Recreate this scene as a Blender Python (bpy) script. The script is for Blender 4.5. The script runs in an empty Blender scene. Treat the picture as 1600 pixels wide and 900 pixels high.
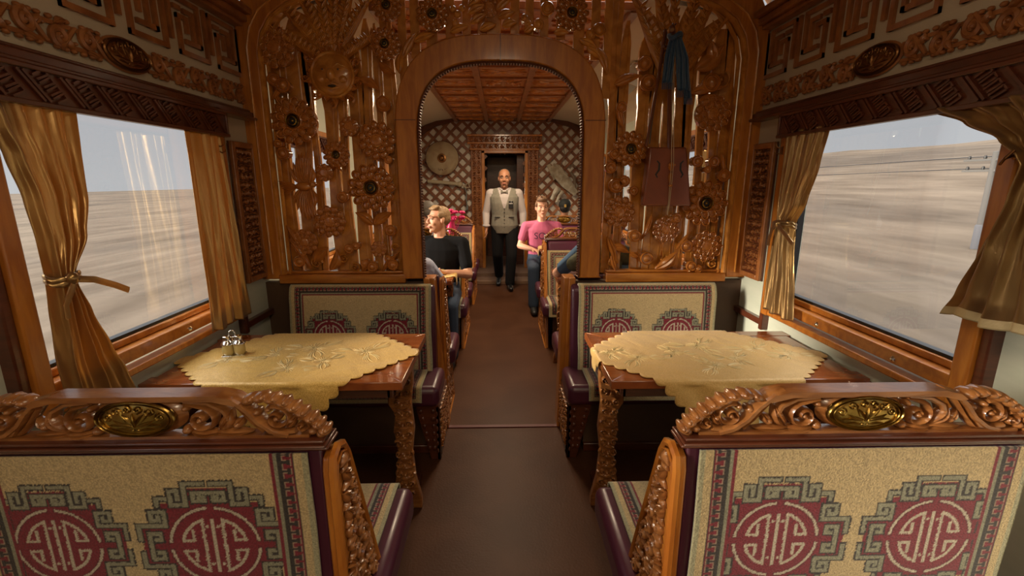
import bpy, math, random
import numpy as np
from mathutils import Matrix, Vector
PI = math.pi
sin, cos = math.sin, math.cos
SC = bpy.context.scene
COL = SC.collection

# ------------------------------------------------------------------ camera
cam_d = bpy.data.cameras.new('camera')
cam_d.sensor_width = 36.0
cam_d.lens = 730.0 / 1600.0 * 36.0
cam_d.clip_start = 0.05
cam_d.clip_end = 900
cam = bpy.data.objects.new('camera', cam_d)
COL.objects.link(cam)
cam.location = (-0.03, 0.0, 1.55)
cam.rotation_euler = (math.radians(90 - 12.9), 0, math.radians(-1.33))
SC.camera = cam

# ------------------------------------------------------------------ world, sun, added fill lights, exposure
SC.view_settings.view_transform = 'Standard'
SC.view_settings.look = 'None'
SC.view_settings.exposure = 0.5
SC.view_settings.gamma = 1.0
SC.view_settings.use_curve_mapping = False
wd = bpy.data.worlds.new('sky')
SC.world = wd
wd.use_nodes = True
wn, wl = wd.node_tree.nodes, wd.node_tree.links
wn.clear()
w_out = wn.new('ShaderNodeOutputWorld')
w_bg = wn.new('ShaderNodeBackground')
w_tc = wn.new('ShaderNodeTexCoord')
w_sep = wn.new('ShaderNodeSeparateXYZ')
w_rmp = wn.new('ShaderNodeValToRGB')
wl.new(w_tc.outputs['Generated'], w_sep.inputs[0])
wl.new(w_sep.outputs['Z'], w_rmp.inputs[0])
cr = w_rmp.color_ramp
SKY = [(0.0, (.42, .42, .42)), (.05, (.40, .402, .408)), (.36, (.325, .33, .345)), (.60, (2.6, 2.6, 2.6)), (1.0, (3.6, 3.5, 3.3))]
cr.elements[0].position = 0; cr.elements[0].color = (*SKY[0][1], 1)
cr.elements[1].position = 1; cr.elements[1].color = (*SKY[-1][1], 1)
for p_, c_ in SKY[1:-1]:
    e_ = cr.elements.new(p_); e_.color = (*c_, 1)
wl.new(w_rmp.outputs[0], w_bg.inputs[0])
w_bg.inputs[1].default_value = 1.0
wl.new(w_bg.outputs[0], w_out.inputs[0])

sd = bpy.data.lights.new('sun', 'SUN')
sd.energy = 6.0
sd.angle = math.radians(15)
sd.color = (1.0, .86, .68)
sun = bpy.data.objects.new('sun', sd)
COL.objects.link(sun)
_sv = Vector((1.0, 0.24, -0.24))          # direction the sunlight travels
sun.rotation_euler = _sv.to_track_quat('-Z', 'Y').to_euler()

def add_fill_light(name, loc, size, power, color=(1.0, .78, .52)):
    ld = bpy.data.lights.new(name, 'AREA')
    ld.shape = 'RECTANGLE'; ld.size = size[0]; ld.size_y = size[1]
    ld.energy = power; ld.color = color
    o = bpy.data.objects.new(name, ld); COL.objects.link(o)
    o.location = loc
    return o
FILLS = [(0, -1.6, 2.66, 18), (0, .5, 2.66, 6)]  # added unseen fills that brighten the near saloon, no fixtures modelled
for lx, ly, lz, lp in FILLS:
    add_fill_light('overhead_fill', (lx, ly, lz - .045), (.3, .9), lp)
for ly in (3.9, 5.8):  # more added fill, lifting the far saloon; the cove lamps stay unlit
    add_fill_light('overhead_fill', (0, ly, 2.42), (.25, .6), 22)

# ------------------------------------------------------------------ materials
MATS = {}
def _pr(name):
    m = bpy.data.materials.new(name); m.use_nodes = True
    n = m.node_tree.nodes; l = m.node_tree.links
    return m, n, l, n['Principled BSDF']
def mat(name, col, rough=.6, metal=0, coat=0, bump=0, bscale=60, col2=None, cscale=8, stretch=(1, 1, 1), spec=.5, sheen=0, emit=None, aniso=0):
    if name in MATS: return MATS[name]
    m, n, l, b = _pr(name)
    b.inputs['Base Color'].default_value = (*col, 1)
    b.inputs['Roughness'].default_value = rough
    b.inputs['Metallic'].default_value = metal
    b.inputs['Coat Weight'].default_value = coat
    b.inputs['Coat Roughness'].default_value = .12
    b.inputs['Specular IOR Level'].default_value = spec
    b.inputs['Sheen Weight'].default_value = sheen
    if aniso: b.inputs['Anisotropic'].default_value = aniso
    tc = n.new('ShaderNodeTexCoord'); mp = n.new('ShaderNodeMapping')
    mp.inputs['Scale'].default_value = stretch
    l.new(tc.outputs['Object'], mp.inputs[0])
    if col2:
        ns = n.new('ShaderNodeTexNoise'); ns.inputs['Scale'].default_value = cscale; ns.inputs['Detail'].default_value = 4
        ns.inputs['Distortion'].default_value = .6
        l.new(mp.outputs[0], ns.inputs['Vector'])
        rp = n.new('ShaderNodeValToRGB')
        rp.color_ramp.elements[0].position = .35; rp.color_ramp.elements[0].color = (*col, 1)
        rp.color_ramp.elements[1].position = .65; rp.color_ramp.elements[1].color = (*col2, 1)
        l.new(ns.outputs[0], rp.inputs[0]); l.new(rp.outputs[0], b.inputs['Base Color'])
    if bump:
        nb = n.new('ShaderNodeTexNoise'); nb.inputs['Scale'].default_value = bscale; nb.inputs['Detail'].default_value = 3
        l.new(mp.outputs[0], nb.inputs['Vector'])
        bp = n.new('ShaderNodeBump'); bp.inputs['Strength'].default_value = bump; bp.inputs['Distance'].default_value = .01
        l.new(nb.outputs[0], bp.inputs['Height']); l.new(bp.outputs[0], b.inputs['Normal'])
    if emit:
        b.inputs['Emission Color'].default_value = (*emit[0], 1); b.inputs['Emission Strength'].default_value = emit[1]
    MATS[name] = m
    return m
W_OR = mat('varnished_pine', (.52, .19, .026), .33, coat=.35, col2=(.36, .11, .014), cscale=5, stretch=(6, 6, 1), bump=.06, bscale=30)
W_ORH = mat('varnished_pine_across', (.52, .19, .026), .33, coat=.35, col2=(.36, .11, .014), cscale=5, stretch=(1, 6, 6), bump=.06, bscale=30)
W_CARV = mat('carved_honey_wood', (.60, .245, .040), .24, coat=.7, col2=(.40, .145, .020), cscale=14, bump=.12, bscale=45)
W_ROS = mat('carved_brown_relief_wood', (.52, .185, .034), .20, coat=.85, col2=(.36, .118, .018), cscale=14, bump=.06, bscale=45)
W_CREST = mat('carved_crest_wood', (.40, .165, .048), .28, coat=.5, col2=(.23, .08, .02), cscale=12, stretch=(1, 2, 5), bump=.1, bscale=40)
W_DARK = mat('dark_red_wood', (.115, .030, .012), .32, coat=.4, col2=(.07, .018, .008), cscale=8, stretch=(1, 1, 5), bump=.05, bscale=40)
W_FRIEZE = mat('frieze_wood', (.34, .125, .036), .36, coat=.3, col2=(.21, .068, .018), cscale=12, bump=.12, bscale=50)
W_TABLE = mat('table_red_wood', (.36, .105, .026), .14, coat=.8, col2=(.24, .060, .016), cscale=6, stretch=(1, 5, 1))
W_BROWN = mat('dull_brown_board', (.10, .052, .026), .6, col2=(.075, .038, .02), cscale=4)
BEIGE = mat('beige_wall_vinyl', (.50, .42, .31), .55, col2=(.46, .385, .28), cscale=3, bump=.03, bscale=120)
GREENW = mat('pale_green_wall_vinyl', (.56, .58, .47), .5, bump=.06, bscale=150, stretch=(1, 1, 6), col2=(.52, .55, .44), cscale=5)
CEILM = mat('cream_ceiling', (.60, .50, .37), .55)
FLOORM = mat('brown_linoleum', (.088, .036, .018), .42, col2=(.066, .026, .013), cscale=2.5, bump=.10, bscale=90, spec=.12)
FLOORL = mat('worn_step_linoleum', (.22, .13, .08), .5, col2=(.18, .10, .06), cscale=6)
MAROON = mat('maroon_strip', (.10, .012, .012), .5)
PURPLE = mat('aubergine_vinyl', (.075, .016, .034), .34, bump=.05, bscale=20, coat=.1)
BRASS = mat('aged_brass', (.42, .27, .07), .28, metal=1, col2=(.26, .16, .04), cscale=30, bump=.1, bscale=60)
BRONZE = mat('dark_bronze', (.22, .10, .035), .34, metal=.9, bump=.1, bscale=60)
CHROME = mat('polished_steel', (.75, .74, .70), .12, metal=1)
BLACK = mat('black_rubber', (.012, .012, .013), .5)
SKIN = mat('skin', (.62, .33, .21), .5, col2=(.56, .27, .17), cscale=9)
SKIN2 = mat('tanned_skin', (.50, .24, .14), .5, col2=(.43, .19, .105), cscale=9)
WHITE_F = mat('white_cloth', (.68, .66, .64), .8, bump=.15, bscale=18)

def glass_mat(name='window_glass', tint=(.97, .98, .99), gloss=.022):
    if name in MATS: return MATS[name]
    m = bpy.data.materials.new(name); m.use_nodes = True
    n, l = m.node_tree.nodes, m.node_tree.links; n.clear()
    o = n.new('ShaderNodeOutputMaterial'); t = n.new('ShaderNodeBsdfTransparent'); g = n.new('ShaderNodeBsdfGlossy')
    t.inputs[0].default_value = (*tint, 1); g.inputs['Roughness'].default_value = .02
    f = n.new('ShaderNodeFresnel'); f.inputs[0].default_value = 1.35
    mm = n.new('ShaderNodeMath'); mm.operation = 'MULTIPLY'; mm.inputs[1].default_value = gloss * 8
    mx = n.new('ShaderNodeMixShader')
    l.new(f.outputs[0], mm.inputs[0]); l.new(mm.outputs[0], mx.inputs[0])
    l.new(t.outputs[0], mx.inputs[1]); l.new(g.outputs[0], mx.inputs[2]); l.new(mx.outputs[0], o.inputs[0])
    MATS[name] = m
    return m
GLASS = glass_mat()

def satin_mat(name, base, trans, lining=None):
    m, n, l, b = _pr(name)
    b.inputs['Base Color'].default_value = (*base, 1)
    b.inputs['Roughness'].default_value = .27
    b.inputs['Metallic'].default_value = .85
    b.inputs['Sheen Weight'].default_value = .2
    tc = n.new('ShaderNodeTexCoord'); mp = n.new('ShaderNodeMapping'); mp.inputs['Scale'].default_value = (1, 1, .25)
    nb = n.new('ShaderNodeTexNoise'); nb.inputs['Scale'].default_value = 26; nb.inputs['Detail'].default_value = 4
    bp = n.new('ShaderNodeBump'); bp.inputs['Strength'].default_value = .22; bp.inputs['Distance'].default_value = .012
    l.new(tc.outputs['Object'], mp.inputs[0]); l.new(mp.outputs[0], nb.inputs['Vector'])
    l.new(nb.outputs[0], bp.inputs['Height']); l.new(bp.outputs[0], b.inputs['Normal'])
    t = n.new('ShaderNodeBsdfTranslucent'); t.inputs[0].default_value = (*trans, 1)
    mx = n.new('ShaderNodeMixShader'); mx.inputs[0].default_value = .22
    l.new(b.outputs[0], mx.inputs[1]); l.new(t.outputs[0], mx.inputs[2])
    l.new(mx.outputs[0], n['Material Output'].inputs[0])
    MATS[name] = m
    return m
SATIN = satin_mat('gold_satin', (.46, .30, .125), (.72, .38, .10))

def vcol_mat(name, rough=.95, bump=.5, bscale=260):
    m, n, l, b = _pr(name)
    a = n.new('ShaderNodeAttribute'); a.attribute_name = 'Col'
    tc = n.new('ShaderNodeTexCoord')
    ns = n.new('ShaderNodeTexNoise'); ns.inputs['Scale'].default_value = bscale; ns.inputs['Detail'].default_value = 2
    mr = n.new('ShaderNodeMapRange'); mr.inputs[1].default_value = .3; mr.inputs[2].default_value = .7; mr.inputs[3].default_value = .68; mr.inputs[4].default_value = 1.18
    l.new(tc.outputs['Object'], ns.inputs['Vector']); l.new(ns.outputs[0], mr.inputs[0])
    mx = n.new('ShaderNodeMix'); mx.data_type = 'RGBA'; mx.blend_type = 'MULTIPLY'; mx.inputs[0].default_value = 1
    l.new(a.outputs['Color'], mx.inputs[6]); l.new(mr.outputs[0], mx.inputs[7]); l.new(mx.outputs[2], b.inputs['Base Color'])
    bp = n.new('ShaderNodeBump'); bp.inputs['Strength'].default_value = bump; bp.inputs['Distance'].default_value = .004
    l.new(ns.outputs[0], bp.inputs['Height']); l.new(bp.outputs[0], b.inputs['Normal'])
    b.inputs['Roughness'].default_value = rough; b.inputs['Specular IOR Level'].default_value = .15
    b.inputs['Sheen Weight'].default_value = .25
    MATS[name] = m
    return m
WOOL = vcol_mat('woven_wool')

# ------------------------------------------------------------------ mesh builder
def FR(o, u, v):
    u = Vector(u); v = Vector(v); d = u.cross(v)
    m = Matrix.Identity(4)
    for i in range(3):
        m[i][0] = u[i]; m[i][1] = v[i]; m[i][2] = d[i]; m[i][3] = o[i]
    return m
class MB:
    def __init__(s, M=None):
        s.V = []; s.F = []; s.I = []; s.M = M or Matrix.Identity(4)
    def add(s, vs, fs, mi=0):
        b = len(s.V); M = s.M
        s.V += [tuple(M @ Vector(v)) for v in vs]
        s.F += [tuple(i + b for i in f) for f in fs]
        s.I += [mi] * len(fs)
    def box(s, x0, x1, y0, y1, z0, z1, mi=0):
        s.add([(x0, y0, z0), (x1, y0, z0), (x1, y1, z0), (x0, y1, z0), (x0, y0, z1), (x1, y0, z1), (x1, y1, z1), (x0, y1, z1)],
              [(0, 3, 2, 1), (4, 5, 6, 7), (0, 1, 5, 4), (1, 2, 6, 5), (2, 3, 7, 6), (3, 0, 4, 7)], mi)
    def prism(s, poly, d0, d1, mi=0, ax='xy'):
        n = len(poly)
        def P(p, d): return {'xy': (p[0], p[1], d), 'yz': (d, p[0], p[1]), 'xz': (p[0], d, p[1])}[ax]
        s.add([P(p, d0) for p in poly] + [P(p, d1) for p in poly],
              [tuple(range(n))[::-1], tuple(range(n, 2 * n))] + [(i, (i + 1) % n, n + (i + 1) % n, n + i) for i in range(n)], mi)
    def ring(s, outer, inner, d0, d1, mi=0):
        # plate between two closed loops of the same length (xy), extruded d0..d1
        n = len(outer)
        vs = [(p[0], p[1], d) for d in (d0, d1) for p in outer] + [(p[0], p[1], d) for d in (d0, d1) for p in inner]
        O0, O1, I0, I1 = 0, n, 2 * n, 3 * n
        fs = []
        for i in range(n):
            j = (i + 1) % n
            fs += [(O1 + i, O1 + j, I1 + j, I1 + i), (O0 + j, O0 + i, I0 + i, I0 + j), (O0 + i, O0 + j, O1 + j, O1 + i), (I0 + j, I0 + i, I1 + i, I1 + j)]
        s.add(vs, fs, mi)
    def ell(s, c, r, nu=12, nv=8, mi=0, rot=0):
        vs = []; fs = []
        cr_, sr_ = cos(rot), sin(rot)
        for j in range(nv + 1):
            t = PI * j / nv
            for i in range(nu):
                a = 2 * PI * i / nu
                x = r[0] * sin(t) * cos(a); y = r[1] * sin(t) * sin(a); z = r[2] * cos(t)
                vs.append((c[0] + x * cr_ - y * sr_, c[1] + x * sr_ + y * cr_, c[2] + z))
        for j in range(nv):
            for i in range(nu):
                k = (i + 1) % nu
                fs.append((j * nu + i, (j + 1) * nu + i, (j + 1) * nu + k, j * nu + k))
        s.add(vs, fs, mi)
    def lathe(s, prof, n=20, c=(0, 0, 0), mi=0, cap=True):
        vs = []; fs = []
        for r, z in prof:
            for i in range(n):
                a = 2 * PI * i / n
                vs.append((c[0] + r * cos(a), c[1] + r * sin(a), c[2] + z))
        for j in range(len(prof) - 1):
            for i in range(n):
                k = (i + 1) % n
                fs.append((j * n + i, j * n + k, (j + 1) * n + k, (j + 1) * n + i))
        if cap:
            fs.append(tuple(range(n))[::-1]); fs.append(tuple(range((len(prof) - 1) * n, len(prof) * n)))
        s.add(vs, fs, mi)
    def sweep(s, pts, w, h=None, n=8, mi=0, closed=False, up=(0, 0, 1), flat=False):
        # elliptical tube along 3D pts; w: in-plane half width, h: half height along up
        P = [Vector(p) for p in pts]; m = len(P); up = Vector(up)
        W = w if callable(w) else (lambda t: w)
        H = (h if callable(h) else (lambda t: h)) if h is not None else W
        vs = []; fs = []
        for i, p in enumerate(P):
            if closed: t = (P[(i + 1) % m] - P[i - 1])
            else: t = P[min(i + 1, m - 1)] - P[max(i - 1, 0)]
            if t.length < 1e-9: t = Vector((1, 0, 0))
            t.normalize()
            a = t.cross(up)
            if a.length < 1e-4: a = t.cross(Vector((1, 0, 0)))
            a.normalize(); b = a.cross(t)
            q = i / max(1, (m if closed else m - 1))
            for k in range(n):
                an = 2 * PI * (k + .5) / n
                ca, sa = cos(an), sin(an)
                if flat:
                    ca = math.copysign(1, ca); sa = math.copysign(1, sa)
                vs.append(tuple(p + a * (W(q) * ca) + b * (H(q) * sa)))
        for i in range(m if closed else m - 1):
            i2 = (i + 1) % m
            for k in range(n):
                k2 = (k + 1) % n
                fs.append((i * n + k, i2 * n + k, i2 * n + k2, i * n + k2))
        if not closed:
            fs.append(tuple(range(n))); fs.append(tuple(range((m - 1) * n, m * n))[::-1])
        s.add(vs, fs, mi)
    def bar(s, a, b, w, d0, d1, mi=0):
        # straight flat bar in xy plane from a to b, width w, depth d0..d1
        ax, ay = a; bx, by = b; L = math.hypot(bx - ax, by - ay)
        if L < 1e-6: return
        ux, uy = (bx - ax) / L, (by - ay) / L; nx, ny = -uy * w / 2, ux * w / 2
        ax -= ux * w * 0; bx += ux * w * 0
        s.prism([(ax - nx, ay - ny), (bx - nx, by - ny), (bx + nx, by + ny), (ax + nx, ay + ny)], d0, d1, mi)
    def fret(s, pts, w, d0, d1, mi=0):
        for q, (a, b) in enumerate(zip(pts[:-1], pts[1:])):
            L = math.hypot(b[0] - a[0], b[1] - a[1]); e = w / 2 / max(L, 1e-6); d1 = d1 + (.0004 if q % 2 else -.0004)
            s.bar((a[0] - (b[0] - a[0]) * e, a[1] - (b[1] - a[1]) * e), (b[0] + (b[0] - a[0]) * e, b[1] + (b[1] - a[1]) * e), w, d0, d1, mi)
    def spiral(s, c, R, a0, turns, sgn, w, h, d=0, n=26, mi=0, tail=None, ball=True):
        pts = []
        r0 = R * .16
        for i in range(n):
            t = i / (n - 1)
            a = a0 + sgn * 2 * PI * turns * (1 - t)
            r = R + (r0 - R) * (1 - t) ** .8 if False else r0 + (R - r0) * t
            pts.append((c[0] + r * cos(a), c[1] + r * sin(a), d))
        if tail:
            q = pts[-1]
            for k in range(1, 7):
                t = k / 6
                pts.append((q[0] + (tail[0] - q[0]) * t, q[1] + (tail[1] - q[1]) * t - .0 * sin(PI * t), d))
        s.sweep(pts, lambda t: w * (.45 + .75 * t) if not tail else w * (.5 + .6 * sin(PI * min(1, t * 1.0)) ** .5), h, 6, mi)
        if ball: s.ell((c[0], c[1], d), (R * .25, R * .25, h * 1.25), 8, 6, mi)
    def leaf(s, a, b, wid, bend=0, h=.01, d=0, n=9, mi=0, back=.004):
        # domed leaf with a centre groove from a to b in the xy plane
        A = Vector((a[0], a[1])); B = Vector((b[0], b[1])); T = B - A; L = T.length
        if L < 1e-6: return
        T.normalize(); N = Vector((-T.y, T.x))
        prof = [(-1, 0), (-.72, .72), (-.35, 1), (0, .62), (.35, 1), (.72, .72), (1, 0), (.6, -.4), (-.6, -.4)]
        m = len(prof); vs = []; fs = []
        for i in range(n):
            t = i / (n - 1)
            w = wid * max(.03, sin(PI * t ** .8)) ** .8
            c = A + T * (L * t) + N * (bend * sin(PI * t))
            for x, z in prof:
                p = c + N * (x * w)
                vs.append((p.x, p.y, d + (z * h * (.35 + .65 * sin(PI * t)) if z > 0 else z * back)))
        for i in range(n - 1):
            for k in range(m):
                k2 = (k + 1) % m
                fs.append((i * m + k, i * m + k2, (i + 1) * m + k2, (i + 1) * m + k))
        fs.append(tuple(range(m))[::-1]); fs.append(tuple(range((n - 1) * m, n * m)))
        s.add(vs, fs, mi)
    def mesh(s, name, mats, smooth=True, ang=38):
        me = bpy.data.meshes.new(name)
        me.from_pydata(s.V, [], s.F)
        for m in mats: me.materials.append(m)
        if len(mats) > 1: me.polygons.foreach_set('material_index', s.I)
        if smooth:
            me.polygons.foreach_set('use_smooth', [True] * len(me.polygons))
            me.set_sharp_from_angle(angle=math.radians(ang))
        me.update()
        return me

def ob(name, me, mats=None, parent=None, loc=None, rot=None, scale=None, smooth=True, bevel=0, ang=38):
    if isinstance(me, MB): me = me.mesh(name, mats if isinstance(mats, (list, tuple)) else [mats], smooth, ang)
    o = bpy.data.objects.new(name, me); COL.objects.link(o)
    if parent: o.parent = parent
    if loc: o.location = loc
    if rot: o.rotation_euler = rot
    if scale: o.scale = scale
    if bevel:
        b = o.modifiers.new('edge', 'BEVEL'); b.width = bevel; b.segments = 2; b.limit_method = 'ANGLE'; b.angle_limit = math.radians(40)
    return o
def tag(o, label, cat, group=None, kind=None):
    if label: o['label'] = label
    if cat: o['category'] = cat
    if group: o['group'] = group
    if kind: o['kind'] = kind
    return o
def thing(name, label, cat, loc=(0, 0, 0), rz=0, group=None):
    o = bpy.data.objects.new(name, None); COL.objects.link(o)
    o.empty_display_size = .05
    o.location = loc; o.rotation_euler = (0, 0, rz)
    return tag(o, label, cat, group)
def struct(name, mb, m, label=None, **k):
    o = ob(name, mb, m, **k); o['kind'] = 'structure'
    if label: o['label'] = label
    return o
def sub(o, mesh_only=False, levels=1):
    s_ = o.modifiers.new('sub', 'SUBSURF'); s_.levels = levels; s_.render_levels = levels
    return o
CACHE = {}
def cached(key, fn):
    if key not in CACHE: CACHE[key] = fn()
    return CACHE[key]
def lerp_rows(rows, t):
    # rows: list of (t, a, b, ...) sorted; smooth cubic-ish interpolation
    for i in range(len(rows) - 1):
        if t <= rows[i + 1][0] or i == len(rows) - 2:
            r0, r1 = rows[i], rows[i + 1]
            q = (t - r0[0]) / (r1[0] - r0[0]); q = min(1, max(0, q))
            q = q * q * (3 - 2 * q) * .6 + q * .4
            return [a + (b - a) * q for a, b in zip(r0[1:], r1[1:])]
# ------------------------------------------------------------------ the car's shell
WX = 1.44                      # half width of the saloon
Y0, YP, Y1 = -2.6, 2.77, 7.9   # rear end, partition, far lattice wall
WIN = [-1.78, .045, 1.865, 3.70, 5.50, 7.12]
WH = {7.12: .36}
def wh(c): return WH.get(c, .515)
m = MB(); m.box(-1.52, 1.52, Y0, 9.3, -.08, 0)
struct('floor', m, FLOORM, 'brown linoleum aisle floor of the dining car', smooth=False)
m = MB(); m.box(-.42, .42, 2.735, 2.765, 0, .006)
struct('trim_1', m, MAROON, 'dark maroon threshold strip across the aisle', smooth=False)
m = MB(); m.box(-.62, .62, 7.02, 9.2, 0, .055); m.box(-.62, .62, 7.35, 9.2, 0, .115)
struct('trim_2', m, FLOORL, 'low worn steps in front of the far doorway', bevel=.006)

def side_wall(name, s):
    m = MB()
    x0, x1 = sorted((s * WX, s * (WX + .10)))
    m.box(x0, x1, Y0, 9.2, 0, .86)
    m.box(x0, x1, Y0, 9.2, 1.90, 2.42)
    e = [Y0]
    for c in WIN: e += [c - wh(c) - .02, c + wh(c) + .02]
    e.append(9.2)
    for i in range(0, len(e), 2): m.box(x0, x1, e[i], e[i + 1], .86, 1.90)
    return struct(name, m, [GREENW], smooth=False)
side_wall('wall_left', -1).__setitem__('label', 'pale left side wall of the carriage')
side_wall('wall_right', 1).__setitem__('label', 'pale right side wall of the carriage')
for s, nm in ((-1, 'left'), (1, 'right')):    # beige lining behind the friezes
    m = MB(); xa, xb = sorted((s * (WX - .004), s * (WX + .002)))
    m.box(xa, xb, Y0, YP, 1.90, 2.40); m.box(xa, xb, 2.44, YP, 1.74, 1.90)
    struct('trim_3' if s < 0 else 'trim_4', m, BEIGE, 'beige lining strip high on the %s wall' % nm, smooth=False)

def vault(name, prof, ya, yb, label):
    m = MB(); pts = [(-x, z) for x, z in prof] + [(x, z) for x, z in prof[::-1] if x > 0]
    out = [(x * 1.04, z + .05) for x, z in pts]
    loop = pts + out[::-1]
    n = len(pts); vs = []; fs = []
    for y in (ya, yb): vs += [(x, y, z) for x, z in loop]
    L = len(loop)
    for i in range(L):
        j = (i + 1) % L; fs.append((i, j, L + j, L + i))
    m.add(vs, fs)
    struct(name, m, CEILM, label)
vault('ceiling', [(1.45, 2.40), (1.43, 2.46), (1.36, 2.55), (1.22, 2.62), (1.0, 2.675), (.7, 2.71), (.35, 2.725), (0, 2.73)], Y0, YP, 'cream vaulted ceiling of the near saloon')
m = MB(); m.box(-1.6, 1.6, Y0 - .08, Y0, 0, 2.8)
struct('wall_back', m, BEIGE, smooth=False)
# far saloon ceiling: cream coves and a coffered wooden centre
for s, nm in ((-1, 'left'), (1, 'right')):
    prof = [(1.45, 2.13), (1.44, 2.20), (1.38, 2.32), (1.26, 2.41), (1.05, 2.48), (.74, 2.525)]
    m = MB(); vs = []; L = len(prof)
    for y in (YP + .06, 7.92):
        vs += [(s * x, y, z) for x, z in prof] + [(s * x * 1.03, y, z + .05) for x, z in prof]
    fs = [(i, i + 1, 2 * L + i + 1, 2 * L + i) for i in range(L - 1)] + [(L + i, L + i + 1, 3 * L + i + 1, 3 * L + i) for i in range(L - 1)]
    m.add(vs, fs)
    struct('ceiling_cove_' + nm, m, CEILM, 'cream %s ceiling cove of the far saloon' % nm)

# windows -------------------------------------------------------------------
def window(idx, c, s, nm):
    h = wh(c); near = (c == 1.865)
    root = bpy.data.objects.new('window_%d' % idx, None); COL.objects.link(root); root['kind'] = 'structure'
    root['label'] = ('desert-view window in the %s wall beside the table' % nm) if near else '%s side window of the carriage, number %d along' % (nm, idx)
    def bx(m, xa, xb, *r, mi=0):
        xa, xb = sorted((s * xa, s * xb)); m.box(xa, xb, *r, mi)
    m = MB()                                   # casing posts, sill and head
    bx(m, 1.385, 1.50, c - h - .055, c - h, .845, 1.90)
    bx(m, 1.385, 1.50, c + h, c + h + .055, .845, 1.90)
    bx(m, 1.40, 1.50, c - h, c + h, 1.85, 1.92)
    ob('casing', m, W_OR, root, bevel=.006)
    m = MB()
    bx(m, 1.40, 1.45, c - h - .085, c - h - .055, .845, 1.88)
    bx(m, 1.40, 1.45, c + h + .055, c + h + .085, .745 if near else .845, 1.88)
    ob('casing_moulding', m, W_DARK, root, bevel=.006)
    m = MB()
    bx(m, 1.425, 1.52, c - h, c + h, .885, .935)
    bx(m, 1.47, 1.52, c - h, c + h, .935, .962)
    ob('sill', m, W_ORH, root, bevel=.005)
    m = MB(); bx(m, 1.395, 1.45, c - h - .055, c + h + .055, .845, .872)
    ob('lower_rail', m, W_OR, root, bevel=.006)
    m = MB()
    for a, b, z0, z1 in ((c - h, c - h + .014, .962, 1.85), (c + h - .014, c + h, .962, 1.85), (c - h, c + h, .962, .974), (c - h, c + h, 1.84, 1.852)):
        bx(m, 1.485, 1.515, a, b, z0, z1)
    ob('rubber_seal', m, BLACK, root, smooth=False)
    m = MB(); bx(m, 1.498, 1.503, c - h, c + h, .96, 1.86)
    ob('pane', m, GLASS, root, smooth=False)
    if near:
        for yy in (1.60, 2.03):
            m = MB(FR((s * 1.425, yy, .905), (0, -s, 0), (0, 0, 1)))
            m.lathe([(.012, 0), (.012, .004), (.008, .008), (.004, .011)], 12)
            ob('bolt', m, CHROME, root)
idx = 1
for s, nm in ((-1, 'left'), (1, 'right')):
    for c in WIN:
        window(idx, c, s, nm); idx += 1

# upper wall: mouldings, cornice, fret frieze, scroll frieze ---------------------
tn = 5
for s, nm in ((-1, 'left'), (1, 'right')):
    def bx(m, xa, xb, *r):
        xa, xb = sorted((s * xa, s * xb)); m.box(xa, xb, *r)
    m = MB()
    bx(m, 1.385, 1.45, Y0, YP, 1.885, 1.915); bx(m, 1.365, 1.45, Y0, YP, 1.872, 1.887); bx(m, 1.40, 1.45, Y0, YP, 1.915, 1.928)
    struct('trim_%d' % tn, m, W_DARK, 'dark red wooden moulding above the %s window' % nm, bevel=.005); tn += 1
    m = MB()
    bx(m, 1.36, 1.46, Y0, YP, 2.365, 2.40); bx(m, 1.385, 1.46, Y0, YP, 2.345, 2.367); bx(m, 1.33, 1.46, Y0, YP, 2.40, 2.43)
    struct('trim_%d' % tn, m, W_FRIEZE, 'wooden cornice under the ceiling on the %s' % nm, bevel=.006); tn += 1
    m = MB(); bx(m, 1.41, 1.45, 2.46, YP, .765, .80)
    struct('trim_%d' % tn, m, W_DARK, 'short dark wooden rail low on the %s wall' % nm, bevel=.004); tn += 1

def fret_frieze(s, nm):
    t = thing('fret_frieze', 'wooden meander fretwork running under the ceiling on the %s wall' % nm, 'frieze')
    L = 3.2; F = FR((s * (WX - .004), 2.77, 2.105), (0, -1, 0) if s > 0 else (0, 1, 0), (0, 0, 1))
    if s < 0: F = FR((-(WX - .004), 2.77, 2.105), (0, 1, 0), (0, 0, 1))
    m = MB(F); p = .288; n = 11; w = .020; sg = 1 if s > 0 else -1
    def X(pts, k): return [(sg * (.02 + k * p + a), b) for a, b in pts]
    for k in range(n):
        for pts in ([(0, .215), (0, 0), (.175, 0), (.175, .145), (.125, .145), (.125, .095)],
                    [(.045, .05), (.045, .215), (.225, .215), (.225, .05)],
                    [(.045, .05), (.085, .05), (.085, .175), (.13, .175)],
                    [(.085, .05), (.135, .05)],
                    [(.165, .178), (.190, .178)]):
            m.fret(X([(a_ * 1.1, b_) for a_, b_ in pts], k), w, .0, .014)
    ob('fretwork', m, W_FRIEZE, t, smooth=False)
    return t
fret_frieze(-1, 'left'); fret_frieze(1, 'right')

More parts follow.
